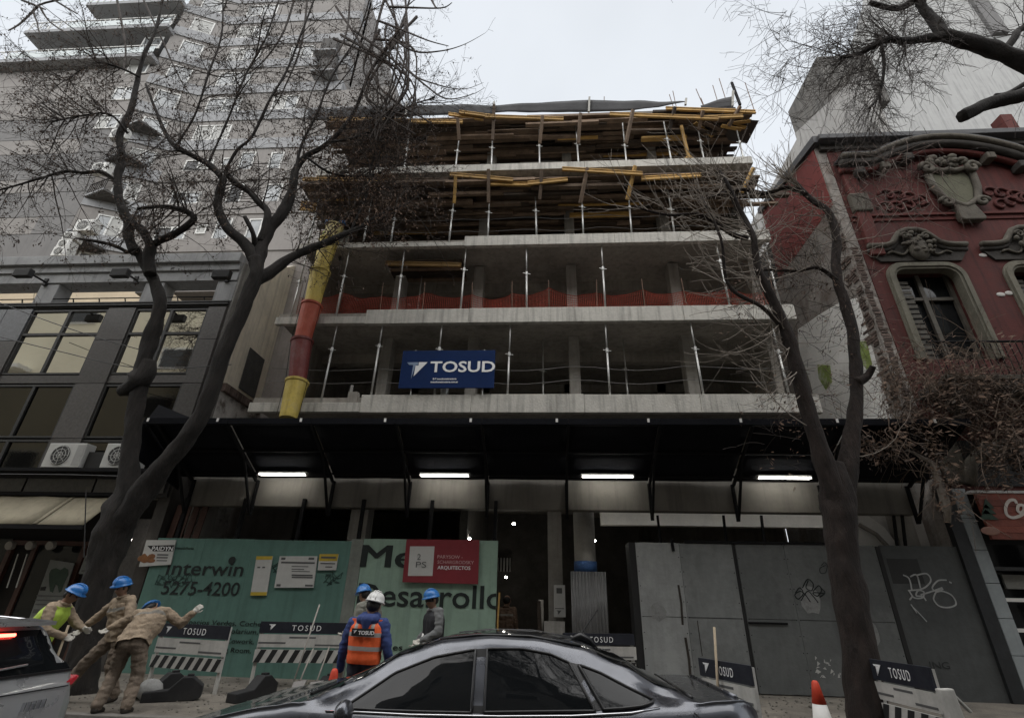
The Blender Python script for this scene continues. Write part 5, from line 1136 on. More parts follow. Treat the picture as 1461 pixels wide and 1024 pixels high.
for i, c in ((0, 50), (1, 75), (3, 20), (4, 10), (6, 22)): sprout(tw_, LB[i], c, rg, (.6, 1.9), 2, .35, -.25, -.5, .010, (2, 5), side=-.45, curl=.35)
for k in range(95):
    px, py = rg.uniform(1110, 1340), rg.uniform(15, 120); p = at(px, py, Y+rg.uniform(-.4, .4))
    twig(tw_, p, V3((-rg.uniform(.2, 1), rg.gauss(0, .4), -rg.uniform(-.2, 1))), rg.uniform(.7, 1.7), .008, 2, rg, -.35, .35, kids=(2, 4))
for k in range(12):
    p = at(rg.uniform(880, 1040), -16, Y); twig(tw_, p, V3((rg.gauss(0, .5), 0, -1)), rg.uniform(.2, .5), .006, 1, rg, 0, .3)
stuff(tw_.build('twigs', twm, et, fix=False))

# ---- dry brown foliage hanging over the red house's balcony
df = thing('dry_creeper', 'mass of dry brown hanging leaves and twigs over the balcony of the red house', 'creeper', (13, 11, 6.7))
rg = random.Random(17); spots = []
for k in range(760):
    u = rg.random(); px = 1262+u*220; py = 560+rg.gauss(0, 34)+8*math.sin(px*.05)
    if py < 475+14*math.sin(px*.07): continue
    if py > 605 and rg.random() < .45: continue
    if mnoise.noise(V3((px*.035, py*.05, 2.))) < -.12: continue
    spots.append(at(px, py, 10.9+rg.uniform(-.5, .5)))
for (x0, y0, x1, y1, n) in ((1325, 600, 1350, 700, 26), (1390, 610, 1425, 670, 40), (1440, 610, 1458, 665, 40), (1270, 600, 1262, 640, 24), (1300, 590, 1285, 640, 18), (1430, 600, 1440, 640, 24), (1225, 610, 1250, 640, 22), (1335, 640, 1360, 720, 20)):
    for k in range(n): t = k/n; spots.append(at(x0+(x1-x0)*t+rg.gauss(0, 5), y0+(y1-y0)*t, 10.5+rg.uniform(-.3, .3)))
sd = MB(); clusters(sd, spots[::2], rg, (9, 17), .12, .1, .35); stuff(sd.build('dry_leaves', seedr, df, fix=False))
sd = MB(); clusters(sd, spots[1::2], rg, (8, 15), .1, .1, .4); stuff(sd.build('dry_leaves', M('dark_dry_leaf', (.04, .028, .021), .9, .5, 22, 0), df, fix=False))
tw2 = MB()
for p in spots[::3]: twig(tw2, p+V3((0, 0, .2)), V3((rg.gauss(0, 1), rg.gauss(0, .6), rg.gauss(-.2, .8))), rg.uniform(.5, 1.4), .008, 1, rg, -.5, kids=(1, 3))
for k in range(24): twig(tw2, at(rg.uniform(1240, 1460), rg.uniform(480, 600), 10.6), V3((rg.gauss(0, 1), 0, rg.gauss(.3, .8))), rg.uniform(.8, 1.8), .009, 1, rg, -.4, .5)
stuff(tw2.build('twigs', M('creeper_twig', (.13, .095, .07), .9, .3, 6, 0), df, fix=False))
p0 = at(1358, 730, 10.6)
MB().tube([at(1292, 640, 10.8), at(1330, 660, 10.7), at(1350, 720, 10.6), at(1352, 745, 10.7)], [.02, .06, .09, .05], 8, wob=.6).build('stem', twl, df, smooth=True)
vn = MB()
for k in range(70):
    p = at(rg.uniform(1215, 1345), rg.uniform(195, 300), 11.4+rg.uniform(-.4, .4)); twig(vn, p, V3((rg.gauss(0, .8), rg.gauss(0, .3), -rg.uniform(0, 1))), rg.uniform(.6, 2.0), .009, 1, rg, -.4, .5, kids=(1, 3))
vt = thing('dry_vine', 'tangle of pale dry vine stems hanging over the left of the red house cornice', 'vine', at(1270, 250, 11.5))
stuff(vn.build('vine_stems', M('dry_vine_stem', (.13, .1, .085), .9, .3, 6, 0), vt, fix=False))
# ---- tree across the street (in the mirror glass and car windows)
o = dup(lt, (-20, -6.2, WK), 'bare street tree across the road mirrored in the office windows', rad(160))
o = dup(lt, (1.6, -1.6, WK), 'bare street tree across the road mirrored in the dark car windows', rad(170))
# power and phone cables in front of the left office building
cab = M('cable_black', (.015, .015, .015), .6, 0, 1, 0)
for nm, pts in (('thin black cable sagging across the upper office windows', [(-10, 428), (60, 455), (140, 482), (205, 500)]), ('second thin cable crossing the office windows just below', [(-10, 478), (80, 500), (200, 525), (330, 520)]), ('thin cable hanging straight down in front of the beige awning', [(123, 700), (121, 760), (120, 795)]), ('thick cable running level below the service ledge on the left', [(-10, 676), (100, 677), (200, 680)])):
    P = [at(a, b_, 11.0) for a, b_ in pts]; P, _ = smooth_path(P, [1]*len(P)); tag(MB().tube(P, .012, 5).build('cable', cab), nm, 'cable')
# ------------------------------------------------------------------ cars
def interp(tab, x):
    if x <= tab[0][0]: return tab[0][1]
    for (a, p), (b_, q) in zip(tab, tab[1:]):
        if x <= b_:
            t = (x-a)/(b_-a); t = t*t*(3-2*t)*.5+t*.5; return p+(q-p)*t
    return tab[-1][1]
def make_car(name, label, cat, xc, yc, spec):
    """heading -X; x in the tables runs from nose (negative) to tail, relative to xc"""
    t = thing(name, label, cat, (xc, yc, 0)); deck, roof, half, hroof = spec['deck'], spec['roof'], spec['half'], spec['hroof']
    paint = spec['paint']; x0, x1 = deck[0][0], deck[-1][0]; N = 84
    def sec(x):
        w_ = interp(half, x); zb = interp(deck, x); zr = max(zb+.02, interp(roof, x)); wr = interp(hroof, x); low = interp(spec['low'], x); wb = w_*.915
        gh = min(1, max(0, (zr-zb-.02)/.12)); wt = wb*(1-gh)+wr*gh if gh < 1 else wr
        pts = [(w_*.86, low), (w_*.97, low+.1), (w_, .5), (w_*.995, zb-.25), (w_*.975, zb-.08), (wb+.015, zb-.012), (wb, zb)]
        for k in (1, 2, 3): q = k/4; pts.append((wb+(wt-wb)*(q**1.15), zb+(zr-.075*gh-zb)*q))
        pts += [(wt, zr-.075*gh), (wt-.03, zr-.04*gh), (wt-.09, zr-.018*gh), (wt*.6, zr-.004*gh), (0, zr)]
        return pts
    S = [sec(x0+(x1-x0)*i/N) for i in range(N+1)]; M_ = len(S[0])
    rows = []
    for i, s_ in enumerate(S):
        x = xc+x0+(x1-x0)*i/N
        rows.append([(x, yc-y, z) for y, z in s_]+[(x, yc+y, z) for y, z in s_[-2::-1]])
    mb = MB(); mb.grid(rows)
    for r_ in (rows[0], rows[-1]): mb.add(r_, [tuple(range(len(r_)))])
    mb.build('body', paint, t, smooth=True)
    def side(x, z, sgn, off=.006):
        s_ = sec(x); pts = s_[5:12]
        for (ya, za), (yb_, zb_) in zip(pts, pts[1:]):
            if z <= zb_ or (yb_, zb_) == pts[-1]:
                q = 0 if zb_ == za else (z-za)/(zb_-za); y = ya+(yb_-ya)*q; break
        return V3((xc+x, yc-sgn*(y+off), z))
    def top(x, y, off=.006):
        s_ = sec(x)[6:]; y_ = abs(y); z = s_[-1][1]
        for (ya, za), (yb_, zb_) in zip(s_, s_[1:]):
            if yb_ <= y_ <= ya: z = za+(zb_-za)*((ya-y_)/max(1e-6, ya-yb_)); break
        return V3((xc+x, yc+y, z+off))
    gl = spec['glass']; trim = spec['trim']
    for sgn in (1, -1):
        for nm, bot, topc in spec['windows']:
            n = 26; R_ = []
            for j in range(13):
                row = []
                for i in range(n+1):
                    u = i/n; xb, zb = interp2(bot, u); xt, zt = interp2(topc, u); q = j/12
                    row.append(side(xb+(xt-xb)*q, zb+(zt-zb)*q, sgn, .012))
                R_.append(row)
            MB().grid(R_).build(nm, gl, t, smooth=True, out=(0, -sgn, .1))
            loop = R_[0]+[r_[-1] for r_ in R_[1:]]+R_[-1][::-1][1:]+[r_[0] for r_ in R_[::-1][1:]]
            MB().tube(loop, .011, 5, cap=False).build('window_seal', trim, t, smooth=True)
        for (pts, r_, m_) in spec['strips']: MB().tube([side(x, z, sgn, .008) for x, z in pts], r_, 5).build('trim_strip', m_, t, smooth=True)
        for pts in spec['pillars']:
            MB().add([side(x, z, sgn, .004) for x, z in pts], [tuple(range(len(pts)))]).build('pillar_trim', trim, t)
        for x, z in spec['handles']: MB().tube([side(x-.09, z, sgn, .02), side(x, z+.005, sgn, .045), side(x+.09, z, sgn, .02)], .014, 6).build('door_handle', paint, t, smooth=True)
        for x in spec['wheels']:
            c = V3((xc+x, yc-sgn*(interp(half, x)-.1), .32))
            wh = MB().tube([c+V3((0, .1, 0)), c-V3((0, .105*1, 0))], .32, 24).build('wheel', M('tyre', (.02, .02, .02), .85, .2, 8, .1), t)
            MB().tube([c-V3((0, sgn*.11, 0)), c-V3((0, sgn*.12, 0))], .2, 20).build('rim', galv, wh)
    for nm, xa, xb, fa, fb in spec['screens']:
        R_ = []
        for i in range(9):
            x = xa+(xb-xa)*i/8; f = fa+(fb-fa)*i/8; R_.append([top(x, -f+2*f*k/12) for k in range(13)])
        MB().grid(R_).build(nm, gl, t, smooth=True, out=(0, 0, 1))
    return t, side, top, sec
def interp2(c, u):
    n = len(c)-1; k = min(n-1, int(u*n)); q = u*n-k; a, b_ = c[k], c[k+1]; return a[0]+(b_[0]-a[0])*q, a[1]+(b_[1]-a[1])*q
CG = M('car_glass', (.008, .009, .01), .03, 0, 1, 0, spec=.3)
TR = M('car_trim', (.012, .012, .013), .35, 0, 1, 0)
CH = M('car_chrome', (.6, .6, .62), .15, 0, 1, 0, metal=1)
P1 = M('sedan_paint', (.085, .09, .105), .3, .06, 2, 0, metal=.75, coat=1); P2 = M('hatch_paint', (.5, .51, .525), .32, .06, 2, 0, metal=.6, coat=1)
sedan = dict(paint=P1, glass=CG, trim=TR,
  deck=[(-2.72, .55), (-2.6, .72), (-2.2, .85), (-1.6, .96), (-1.45, .985), (-.5, .965), (.5, 1.0), (1.25, 1.045), (1.5, 1.07), (1.7, 1.075), (1.81, 1.03), (1.88, .8)],
  roof=[(-2.72, .5), (-1.5, .98), (-1.42, 1.0), (-1.1, 1.165), (-.75, 1.335), (-.45, 1.42), (-.1, 1.452), (.25, 1.445), (.6, 1.395), (.9, 1.295), (1.2, 1.16), (1.42, 1.06), (1.93, .7)],
  half=[(-2.72, .55), (-2.55, .78), (-2.1, .89), (-1.2, .91), (.9, .91), (1.3, .88), (1.6, .8), (1.8, .66), (1.88, .5)], hroof=[(-1.5, .72), (-.8, .62), (0, .6), (.7, .59), (1.4, .66)],
  low=[(-2.72, .3), (-2.2, .22), (1.4, .22), (1.93, .35)],
  windows=[('front_door_window', [(-1.12, .985), (-.8, .98), (-.5, .98), (-.185, .985)], [(-1.06, 1.0), (-.78, 1.185), (-.5, 1.29), (-.2, 1.345)]),
           ('rear_door_window', [(-.095, .99), (.15, 1.0), (.4, 1.01), (.66, 1.02)], [(-.11, 1.352), (.15, 1.358), (.36, 1.33), (.5, 1.28)]),
           ('quarter_window', [(.72, 1.03), (.85, 1.04), (.98, 1.055), (1.06, 1.075)], [(.57, 1.27), (.72, 1.225), (.9, 1.15), (1.07, 1.085)])],
  strips=[([(-1.2, .97), (-.6, .962), (0, .972), (.5, .99), (.9, 1.018), (1.1, 1.05)], .008, CH), ([(-.14, .96), (-.14, .7), (-.13, .4)], .005, TR), ([(.7, 1.0), (.78, .8), (.8, .6)], .005, TR), ([(1.32, 1.03), (1.45, .93), (1.5, .75)], .006, TR)],
  pillars=[[(-.185, .985), (-.095, .985), (-.11, 1.355), (-.2, 1.348)], [(.66, 1.02), (.72, 1.03), (.57, 1.272), (.5, 1.285)]], handles=[(-.35, .87), (.5, .9)], wheels=[-1.85, 1.05],
  screens=[('windscreen', -1.36, -.62, .68, .56), ('rear_window', .72, 1.33, .53, .62)])
SX, SY = -.32, 4.95
car1, s1, t1, sec1 = make_car('parked_car', 'dark grey sedan in the foreground with tinted windows and a curved roof', 'car', SX, SY, sedan)
for sgn in (1, -1):
    p = s1(-1.02, .965, sgn, .05); MB().ball(p+V3((0, -sgn*.1, .02)), .06, .1, .075, n=12).build('door_mirror', P1, car1, smooth=True)
    a = V3((SX+1.74, SY-sgn*.56, .84)); MB().ball(a, .09, .14, .08, n=12).build('tail_light', M('tail_red', (.25, .01, .012), .2, 0, 1, 0, coat=.5), car1, smooth=True)
    MB().ball(V3((SX-2.5, SY-sgn*.62, .68)), .16, .14, .08, n=12).build('headlight', M('head_glass', (.5, .5, .5), .1, 0, 1, 0), car1, smooth=True)
    MB().tube([t1(x, -sgn*.5, .008) for x in (-.5, -.2, .2, .6)], .012, 5).build('roof_seam', TR, car1, smooth=True)
MB().tube([t1(.55, -.06, 0), t1(.62, -.02, .035), t1(.7, 0, .03), t1(.76, .02, 0)], [.02, .035, .03, .012], 8).build('antenna_base', TR, car1, smooth=True)
b0 = t1(.62, 0, .03); MB().tube([b0, b0+V3((.17, .03, .21))], .006, 5).build('antenna', TR, car1)
MB().tube([t1(-1.42, y, .02) for y in (-.6, -.3, 0, .3)], .012, 5).build('wiper', TR, car1); MB().tube([t1(-1.4, y, .03) for y in (-.1, .2, .5)], .012, 5).build('wiper', TR, car1)
MB().tube([t1(1.36, y, .012) for y in (-.66, -.3, 0, .3, .66)], .012, 5).build('trunk_seam', TR, car1, smooth=True)
MB().tube([t1(1.68, y, .004) for y in (-.6, -.3, 0, .3, .6)], .016, 6).build('trunk_lip', P1, car1, smooth=True)
hat = dict(paint=P2, glass=CG, trim=TR,
  deck=[(-4.3, .5), (-4.2, .72), (-3.7, .9), (-3.1, 1.0), (-2, 1.0), (-.8, 1.04), (-.25, 1.07), (-.1, 1.05), (-.02, .98), (.03, .7), (.05, .55)],
  roof=[(-4.3, .4), (-3.1, 1.02), (-2.4, 1.38), (-1.9, 1.46), (-1.2, 1.475), (-.6, 1.45), (-.38, 1.425), (-.33, 1.4), (-.16, 1.2), (-.04, 1.0), (.05, .5)],
  half=[(-4.3, .6), (-4, .82), (-3.3, .9), (-.6, .9), (-.2, .86), (.0, .8), (.05, .74)], hroof=[(-3.1, .72), (-2.2, .62), (-.8, .62), (-.35, .64), (0, .72)],
  low=[(-4.3, .3), (-3.8, .22), (-.4, .24), (.05, .38)],
  windows=[('front_door_window', [(-2.75, 1.02), (-2.4, 1.02), (-2.1, 1.02), (-1.85, 1.03)], [(-2.7, 1.04), (-2.4, 1.24), (-2.1, 1.35), (-1.88, 1.37)]), ('rear_door_window', [(-1.77, 1.03), (-1.4, 1.04), (-1.1, 1.05), (-.85, 1.06)], [(-1.78, 1.375), (-1.4, 1.385), (-1.1, 1.37), (-.95, 1.35)])],
  strips=[([(-2.8, 1.0), (-1.8, 1.01), (-.8, 1.045)], .008, TR)], pillars=[[(-1.85, 1.03), (-1.77, 1.03), (-1.78, 1.372), (-1.88, 1.37)]], handles=[(-2.0, .9), (-1.0, .93)], wheels=[-3.5, -.8],
  screens=[('windscreen', -3.0, -2.3, .68, .56)])
HX, HY = -4.22, 4.3
car2, s2, t2, sec2 = make_car('parked_car', 'silver grey hatchback with a lit high brake light cut off at the left edge', 'car', HX, HY, hat)
def rear(z, y, off=.01):      # point on the sloping tailgate
    z_ = z; lo, hi = -.36, .05
    for _ in range(30):
        m_ = (lo+hi)/2
        if t2(m_, y, 0).z > z_: lo = m_
        else: hi = m_
    p = t2(lo, y, 0); return V3((p.x+off, HY+y, z))
R_ = []
for j in range(7):
    z = 1.045+(1.365-1.045)*j/6; f = .74-.12*j/6; R_.append([rear(z-.0*abs(k-6), -f+2*f*k/12, .012) for k in range(13)])
MB().grid(R_).build('rear_window', CG, car2, smooth=True, out=(1, 0, .2))
MB().tube([p+V3((.004, 0, 0)) for p in R_[0]], .012, 5).build('window_seal', TR, car2)
MB().grid([[rear(1.395, -.6+.1*k, .03)+V3((.1, 0, .02)) for k in range(13)], [rear(1.4, -.6+.1*k, 0)+V3((-.12, 0, .035)) for k in range(13)]]).build('spoiler', P2, car2, thick=.03)
MB().tube([rear(1.335, -.25+.1*k, .03) for k in range(6)], .013, 6).build('brake_light', M('brake_lit', (.8, .05, .03), .3, 0, 1, 0, emit=((1, .06, .04), 5)), car2)
a, b_ = rear(1.09, -.15, .03), rear(1.12, .3, .035); MB().tube([a, b_], .009, 5).build('wiper', M('wiper_grey', (.2, .2, .2), .5), car2)
for sgn in (1, -1):
    mb = MB(); mb.prism([(HX-.02, HY+sgn*q[0], q[1]) for q in ((.5, .83), (.78, .93), (.83, .99), (.8, 1.0), (.62, .93), (.49, .88))], (-.14, 0, 0)); mb.build('tail_light', M('tail_lit', (.26, .01, .016), .2, 0, 1, 0, coat=.5, emit=((1, .05, .08), .03)), car2, bev=.012)
    MB().tube([t2(x, sgn*.55, .02) for x in (-2.2, -1.7, -1.2, -.7, -.45)], .016, 5).build('roof_rail', CH, car2, smooth=True)
MB().tube([rear(.93, -.7+.1*k, .01) for k in range(15)], .006, 4).build('tailgate_seam', TR, car2)
mb = MB()
for k in range(5): mb.bar(rear(.8, .3+.045*k, .016), rear(.86, .31+.045*k, .016), .03, .008)
mb.build('badge', CH, car2)

# ------------------------------------------------------------------ people
def caps(mb, a, b_, ra, rb, n=12):      # tapered capsule
    a, b_ = V3(a), V3(b_); d = b_-a
    if d.length < 1e-5: mb.ball(a, ra, ra, ra, n=n); return
    d.normalize(); pts = []; rr = []
    for k in (-90, -60, -30): pts.append(a+d*ra*math.sin(rad(k))*1.0); rr.append(max(.002, ra*math.cos(rad(k))))
    pts += [a, b_]; rr += [ra, rb]
    for k in (30, 60, 90): pts.append(b_+d*rb*math.sin(rad(k))); rr.append(max(.002, rb*math.cos(rad(k))))
    mb.tube(pts, rr, n)
TMPS = bpy.data.scenes.new('workbench')
def remesh(mb, vox, sm):
    me = bpy.data.meshes.new('tmp'); me.from_pydata(mb.v, [], mb.f); o = bpy.data.objects.new('tmp', me); TMPS.collection.objects.link(o)
    bm = bmesh.new(); bm.from_mesh(me); bmesh.ops.recalc_face_normals(bm, faces=bm.faces); bm.to_mesh(me); bm.free()
    md = o.modifiers.new('r', 'REMESH'); md.mode = 'VOXEL'; md.voxel_size = vox; m2 = o.modifiers.new('s', 'SMOOTH'); m2.iterations = sm; m2.factor = .5
    with bpy.context.temp_override(scene=TMPS, view_layer=TMPS.view_layers[0]):
        r_ = bpy.data.meshes.new_from_object(o.evaluated_get(bpy.context.evaluated_depsgraph_get()))
    bpy.data.objects.remove(o); bpy.data.meshes.remove(me); return r_
def meshobj(me, name, mats, parent):
    me.name = name; me.materials.clear()
    for m_ in mats: me.materials.append(m_)
    me.polygons.foreach_set('use_smooth', [True]*len(me.polygons)); me.transform(Matrix.Translation(-OFF[parent.name]))
    o = bpy.data.objects.new(name, me); COL.objects.link(o); o.parent = parent; OFF[o.name] = OFF[parent.name]; return o
def sdist(p, a, b_):
    ab = b_-a; t = 0 if ab.length_squared == 0 else max(0, min(1, (p-a).dot(ab)/ab.length_squared)); return (p-a-ab*t).length, t
SKIN = M('skin', (.26, .15, .1), .6, .12, 6, .02); BOOT = M('boot', (.035, .028, .022), .7, .2, 6, .1); HAIR = M('hair', (.01, .008, .007), .6, .2, 20, 0)
GLV = M('work_glove', (.52, .5, .45), .85, .15, 10, .2); BEI = M('beige_workwear', (.33, .255, .18), .9, .3, 4, .8, 14, stainamt=.28, stain=(.19, .145, .1), stainscale=5); BEID = M('beige_trousers', (.21, .165, .125), .9, .3, 4, .8, 14, stainamt=.4, stain=(.11, .088, .07), stainscale=5)
HB = M('helmet_blue', (.02, .16, .47), .35, .1, 5, 0, coat=.3); HW = M('helmet_white', (.72, .72, .7), .35, .08, 5, 0, coat=.3)
DEF = dict(pelvis=(0, 0, .93), waist=(0, 0, 1.08), chest=(0, .01, 1.30), neck=(0, .015, 1.475), head=(0, .05, 1.62),
  shl=(-.19, 0, 1.42), shr=(.19, 0, 1.42), ell=(-.25, -.02, 1.13), elr=(.25, -.02, 1.13), wrl=(-.26, .08, .88), wrr=(.26, .08, .88),
  hpl=(-.095, 0, .92), hpr=(.095, 0, .92), knl=(-.11, .03, .5), knr=(.11, .03, .5), anl=(-.12, -.02, .09), anr=(.12, -.02, .09))
def person(label, base, face, pose, top_m, leg_m, helm, glove=True, s=1.0, vest=None, headtilt=(0, 0), name='person', vox=.015, jacket=True):
    base = V3(base); Fv = V3((math.sin(face), math.cos(face), 0)); Rv = V3((math.cos(face), -math.sin(face), 0))
    def Wd(q): return base+(Rv*q[0]+Fv*q[1]+V3((0, 0, q[2])))*s
    J = {k: Wd(pose.get(k, v)) for k, v in DEF.items()}
    t = thing(name, label, 'person', base)
    seg = []      # (a, b, ra, rb, material index)  0 top 1 legs 2 skin 3 boots
    def A(a, b_, ra, rb, m): seg.append((V3(a), V3(b_), ra*s, rb*s, m))
    up = (J['neck']-J['waist']).normalized(); bodyR = (J['shr']-J['shl']).normalized()
    for q in (-1, 1):
        A(J['waist']+bodyR*q*.065*s, J['chest']+bodyR*q*.085*s, .132, .138, 0); A(J['pelvis']+bodyR*q*.07*s, J['waist']+bodyR*q*.065*s, .128, .13, 1)
    A(J['chest'], J['neck']-up*.03*s, .135, .075, 0); A(J['neck']-up*.03*s, J['head'], .06, .058, 2)
    hd_ = (J['head']-J['neck']).normalized(); hf = (Fv*math.cos(headtilt[0])+Rv*math.sin(headtilt[0])); hf = (hf-hd_*hf.dot(hd_)*.6).normalized()
    A(J['head']-hd_*.04*s+hf*.015*s, J['head']+hd_*.05*s, .082, .092, 2); A(J['head']-hd_*.075*s+hf*.04*s, J['head']-hd_*.03*s+hf*.05*s, .045, .055, 2)
    A(J['head']+hf*.095*s-hd_*.005*s, J['head']+hf*.112*s-hd_*.03*s, .012, .018, 2)
    hr = hd_.cross(hf).normalized()
    for q in (-1, 1): A(J['head']+hr*q*.088*s-hd_*.02*s-hf*.01*s, J['head']+hr*q*.09*s+hd_*.02*s-hf*.015*s, .016, .02, 2)
    for q in 'lr':
        sh, el, wr = J['sh'+q], J['el'+q], J['wr'+q]
        A(J['chest'].lerp(sh, .45)+up*.05*s, sh, .1, .08, 0); A(sh, el, .084, .068, 0); A(el, wr, .068, .052, 0)
        hp, kn, an = J['hp'+q], J['kn'+q], J['an'+q]
        A(hp, kn, .118, .09, 1); A(kn, an+V3((0, 0, .03)), .092, .08, 1)
        tv = Fv if ('to'+q) not in pose else (Rv*pose['to'+q][0]+Fv*pose['to'+q][1]).normalized()
        A(an-tv*.03*s+V3((0, 0, -.03*s)), an+tv*.14*s+V3((0, 0, -.05*s)), .05, .042, 3)
    mb = MB()
    for a, b_, ra, rb, m in seg: caps(mb, a, b_, ra, rb, 10)
    me = remesh(mb, vox*s, 5)
    C_ = np.empty(len(me.polygons)*3, dtype=np.float32); me.polygons.foreach_get('center', C_); C_ = C_.reshape(-1, 3); bd = np.full(len(C_), 9.); mi = np.zeros(len(C_), dtype=np.int32)
    for a, b_, ra, rb, m in seg:
        a_ = np.array(a); ab = np.array(b_)-a_; tt = np.clip(((C_-a_)@ab)/max(1e-9, ab@ab), 0, 1); dd = np.linalg.norm(C_-a_-tt[:, None]*ab, axis=1)-(ra+(rb-ra)*tt)
        k_ = dd < bd; bd[k_] = dd[k_]; mi[k_] = m
    mi = mi.tolist()
    cloth = set()
    for p in me.polygons:
        if mi[p.index] < 2: cloth.update(p.vertices)
    nrm = [v.normal.copy() for v in me.vertices]
    for i in cloth:
        v = me.vertices[i]; q = v.co-base; n1 = mnoise.noise(V3((q.x*7, q.y*7, q.z*17))); n2 = mnoise.noise(V3((q.x*15+5, q.y*15, q.z*30)))
        v.co += nrm[i]*(.014*n1+.010*n2)*s
    me.polygons.foreach_set('material_index', mi)
    body = meshobj(me, 'body', [top_m, leg_m, SKIN, BOOT], t); me.polygons.foreach_set('material_index', mi)
    # hands with five fingers, slightly curled
    for q, sg in (('l', -1), ('r', 1)):
        wr, el = J['wr'+q], J['el'+q]; d = (wr-el).normalized(); side_ = d.cross(Fv if abs(d.dot(Fv)) < .9 else V3((0, 0, 1))).normalized(); pal_ = side_.cross(d).normalized()
        hb = MB(); caps(hb, wr-d*.01*s, wr+d*.03*s, .034*s, .036*s, 8)
        for k in range(4): caps(hb, wr+d*.03*s+side_*(k-1.5)*.02*s, wr+d*.085*s+side_*(k-1.5)*.021*s, .016*s, .014*s, 8)
        for k, ln in enumerate((.062, .075, .07, .055)):
            b0 = wr+d*.085*s+side_*(k-1.5)*.022*s; b1 = b0+(d*.8+pal_*.45).normalized()*ln*.55*s; b2 = b1+(d*.35+pal_*.9).normalized()*ln*.5*s
            caps(hb, b0, b1, .0115*s, .0105*s, 8); caps(hb, b1, b2, .0105*s, .009*s, 8)
        th = wr+d*.035*s-side_*.035*s; caps(hb, th, th+(d*.7-side_*.6+pal_*.4).normalized()*.045*s, .014*s, .012*s, 8); caps(hb, th+(d*.7-side_*.6+pal_*.4).normalized()*.045*s, th+(d*1.1-side_*.5+pal_*.8).normalized()*.08*s, .012*s, .010*s, 8)
        meshobj(remesh(hb, .0065*s, 2), 'glove' if glove else 'hand', [GLV if glove else SKIN], t)
    for q in (-1, 1): MB().ball(J['head']+hf*.098*s+hr*q*.032*s+hd_*.012*s, .012*s, .012*s, .009*s, n=8).build('eye', black, t)
    # hair and helmet
    rot = Matrix((hr, hf, hd_)).transposed()
    MB().ball(J['head']+hd_*.02*s-hf*.018*s, .098*s, .105*s, .095*s, n=14, mt=rot).build('hair', HAIR, t, smooth=True)
    if helm:
        hc = J['head']+hd_*.055*s; prof = [(.142, 0), (.146, .012), (.132, .016), (.128, .05), (.112, .09), (.08, .12), (.04, .135), (.005, .138)]
        vs_ = []; n = 22
        hb = MB()
        for r_, h in prof:
            for k in range(n):
                a = 2*math.pi*k/n; x, y = r_*math.cos(a)*.92, r_*math.sin(a)*1.06
                if h < .013 and y > 0: y *= 1.2
                vs_.append(hc+(hr*x+hf*y+hd_*(h+(-.012 if h < .013 and y > .1 else 0)))*s)
        hb.add(vs_, [(i*n+k, i*n+(k+1) % n, (i+1)*n+(k+1) % n, (i+1)*n+k) for i in range(len(prof)-1) for k in range(n)]+[tuple(range(n)), tuple((len(prof)-1)*n+k for k in range(n))])
        for off in (-.035, 0, .035): hb.tube([hc+(hr*off+hf*(.13*math.cos(a))*1.02+hd_*(.14*math.sin(a)-abs(off)*.2+.012))*s for a in [rad(10+16*k) for k in range(11)]], .009*s, 6)
        hb.build('helmet', helm, t, smooth=True)
    if jacket and not vest:
        jb = MB()
        for a, b_, ra, rb, m in seg[:4]: caps(jb, a, b_, ra+.028*s, rb+.02*s, 14)
        for q in (-1, 1): caps(jb, J['pelvis']+bodyR*q*.07*s-up*.1*s, J['waist']+bodyR*q*.065*s, .155*s, .15*s, 14)
        me = remesh(jb, .014*s, 4); bm = bmesh.new(); bm.from_mesh(me)
        for co, no in ((J['pelvis']-up*.06*s, -up), (J['chest']+up*.09*s, up)): bmesh.ops.bisect_plane(bm, geom=bm.verts[:]+bm.edges[:]+bm.faces[:], plane_co=co, plane_no=no, clear_outer=True)
        for v in bm.verts:
            q = v.co-base; v.co += v.normal*(.02*mnoise.noise(V3((q.x*6, q.y*6, q.z*14)))+.01*mnoise.noise(V3((q.x*14, q.y*14, q.z*24))))*s
        bm.to_mesh(me); bm.free(); o = meshobj(me, 'jacket', [top_m, M('dusty_tape', (.2, .185, .16), .8, .25, 9, .2)], t); o.data.polygons.foreach_set('material_index', [1 if -.015 < (p_.center+OFF[t.name]-J['chest']).dot(up)/s < .035 else 0 for p_ in o.data.polygons]); md = o.modifiers.new('thick', 'SOLIDIFY'); md.thickness = .008
    cb_ = MB(); nc = J['neck']+up*.0*s
    cb_.tube([nc+(bodyR*math.cos(a)*.082+Fv*math.sin(a)*.075)*s+up*(.012-.02*math.sin(a))*s for a in [k*math.pi/8 for k in range(17)]], .022*s, 7); cb_.build('collar', top_m, t, smooth=True)
    if vest:
        vm, stripes = vest; vb = MB()
        for a, b_, ra, rb, m in seg[:4]: caps(vb, a, b_, ra+.03*s, rb+.022*s, 14)
        for q in 'lr': caps(vb, J['chest'].lerp(J['sh'+q], .2)+up*.06*s, J['chest'].lerp(J['sh'+q], .72)+up*.075*s, .108*s, .082*s, 12)
        me = remesh(vb, .012*s, 4); bm = bmesh.new(); bm.from_mesh(me)
        for co, no in ((J['pelvis']-up*.05*s, -up), (J['neck']-up*.015*s, up)): bmesh.ops.bisect_plane(bm, geom=bm.verts[:]+bm.edges[:]+bm.faces[:], plane_co=co, plane_no=no, clear_outer=True)
        for h in (.1, .15, .26, .31): bmesh.ops.bisect_plane(bm, geom=bm.verts[:]+bm.edges[:]+bm.faces[:], plane_co=J['pelvis']+up*h*s, plane_no=up)
        for h in (-.135, -.09, .09, .135): bmesh.ops.bisect_plane(bm, geom=bm.verts[:]+bm.edges[:]+bm.faces[:], plane_co=J['pelvis']+bodyR*h*s, plane_no=bodyR)
        bm.to_mesh(me); bm.free(); mi = []
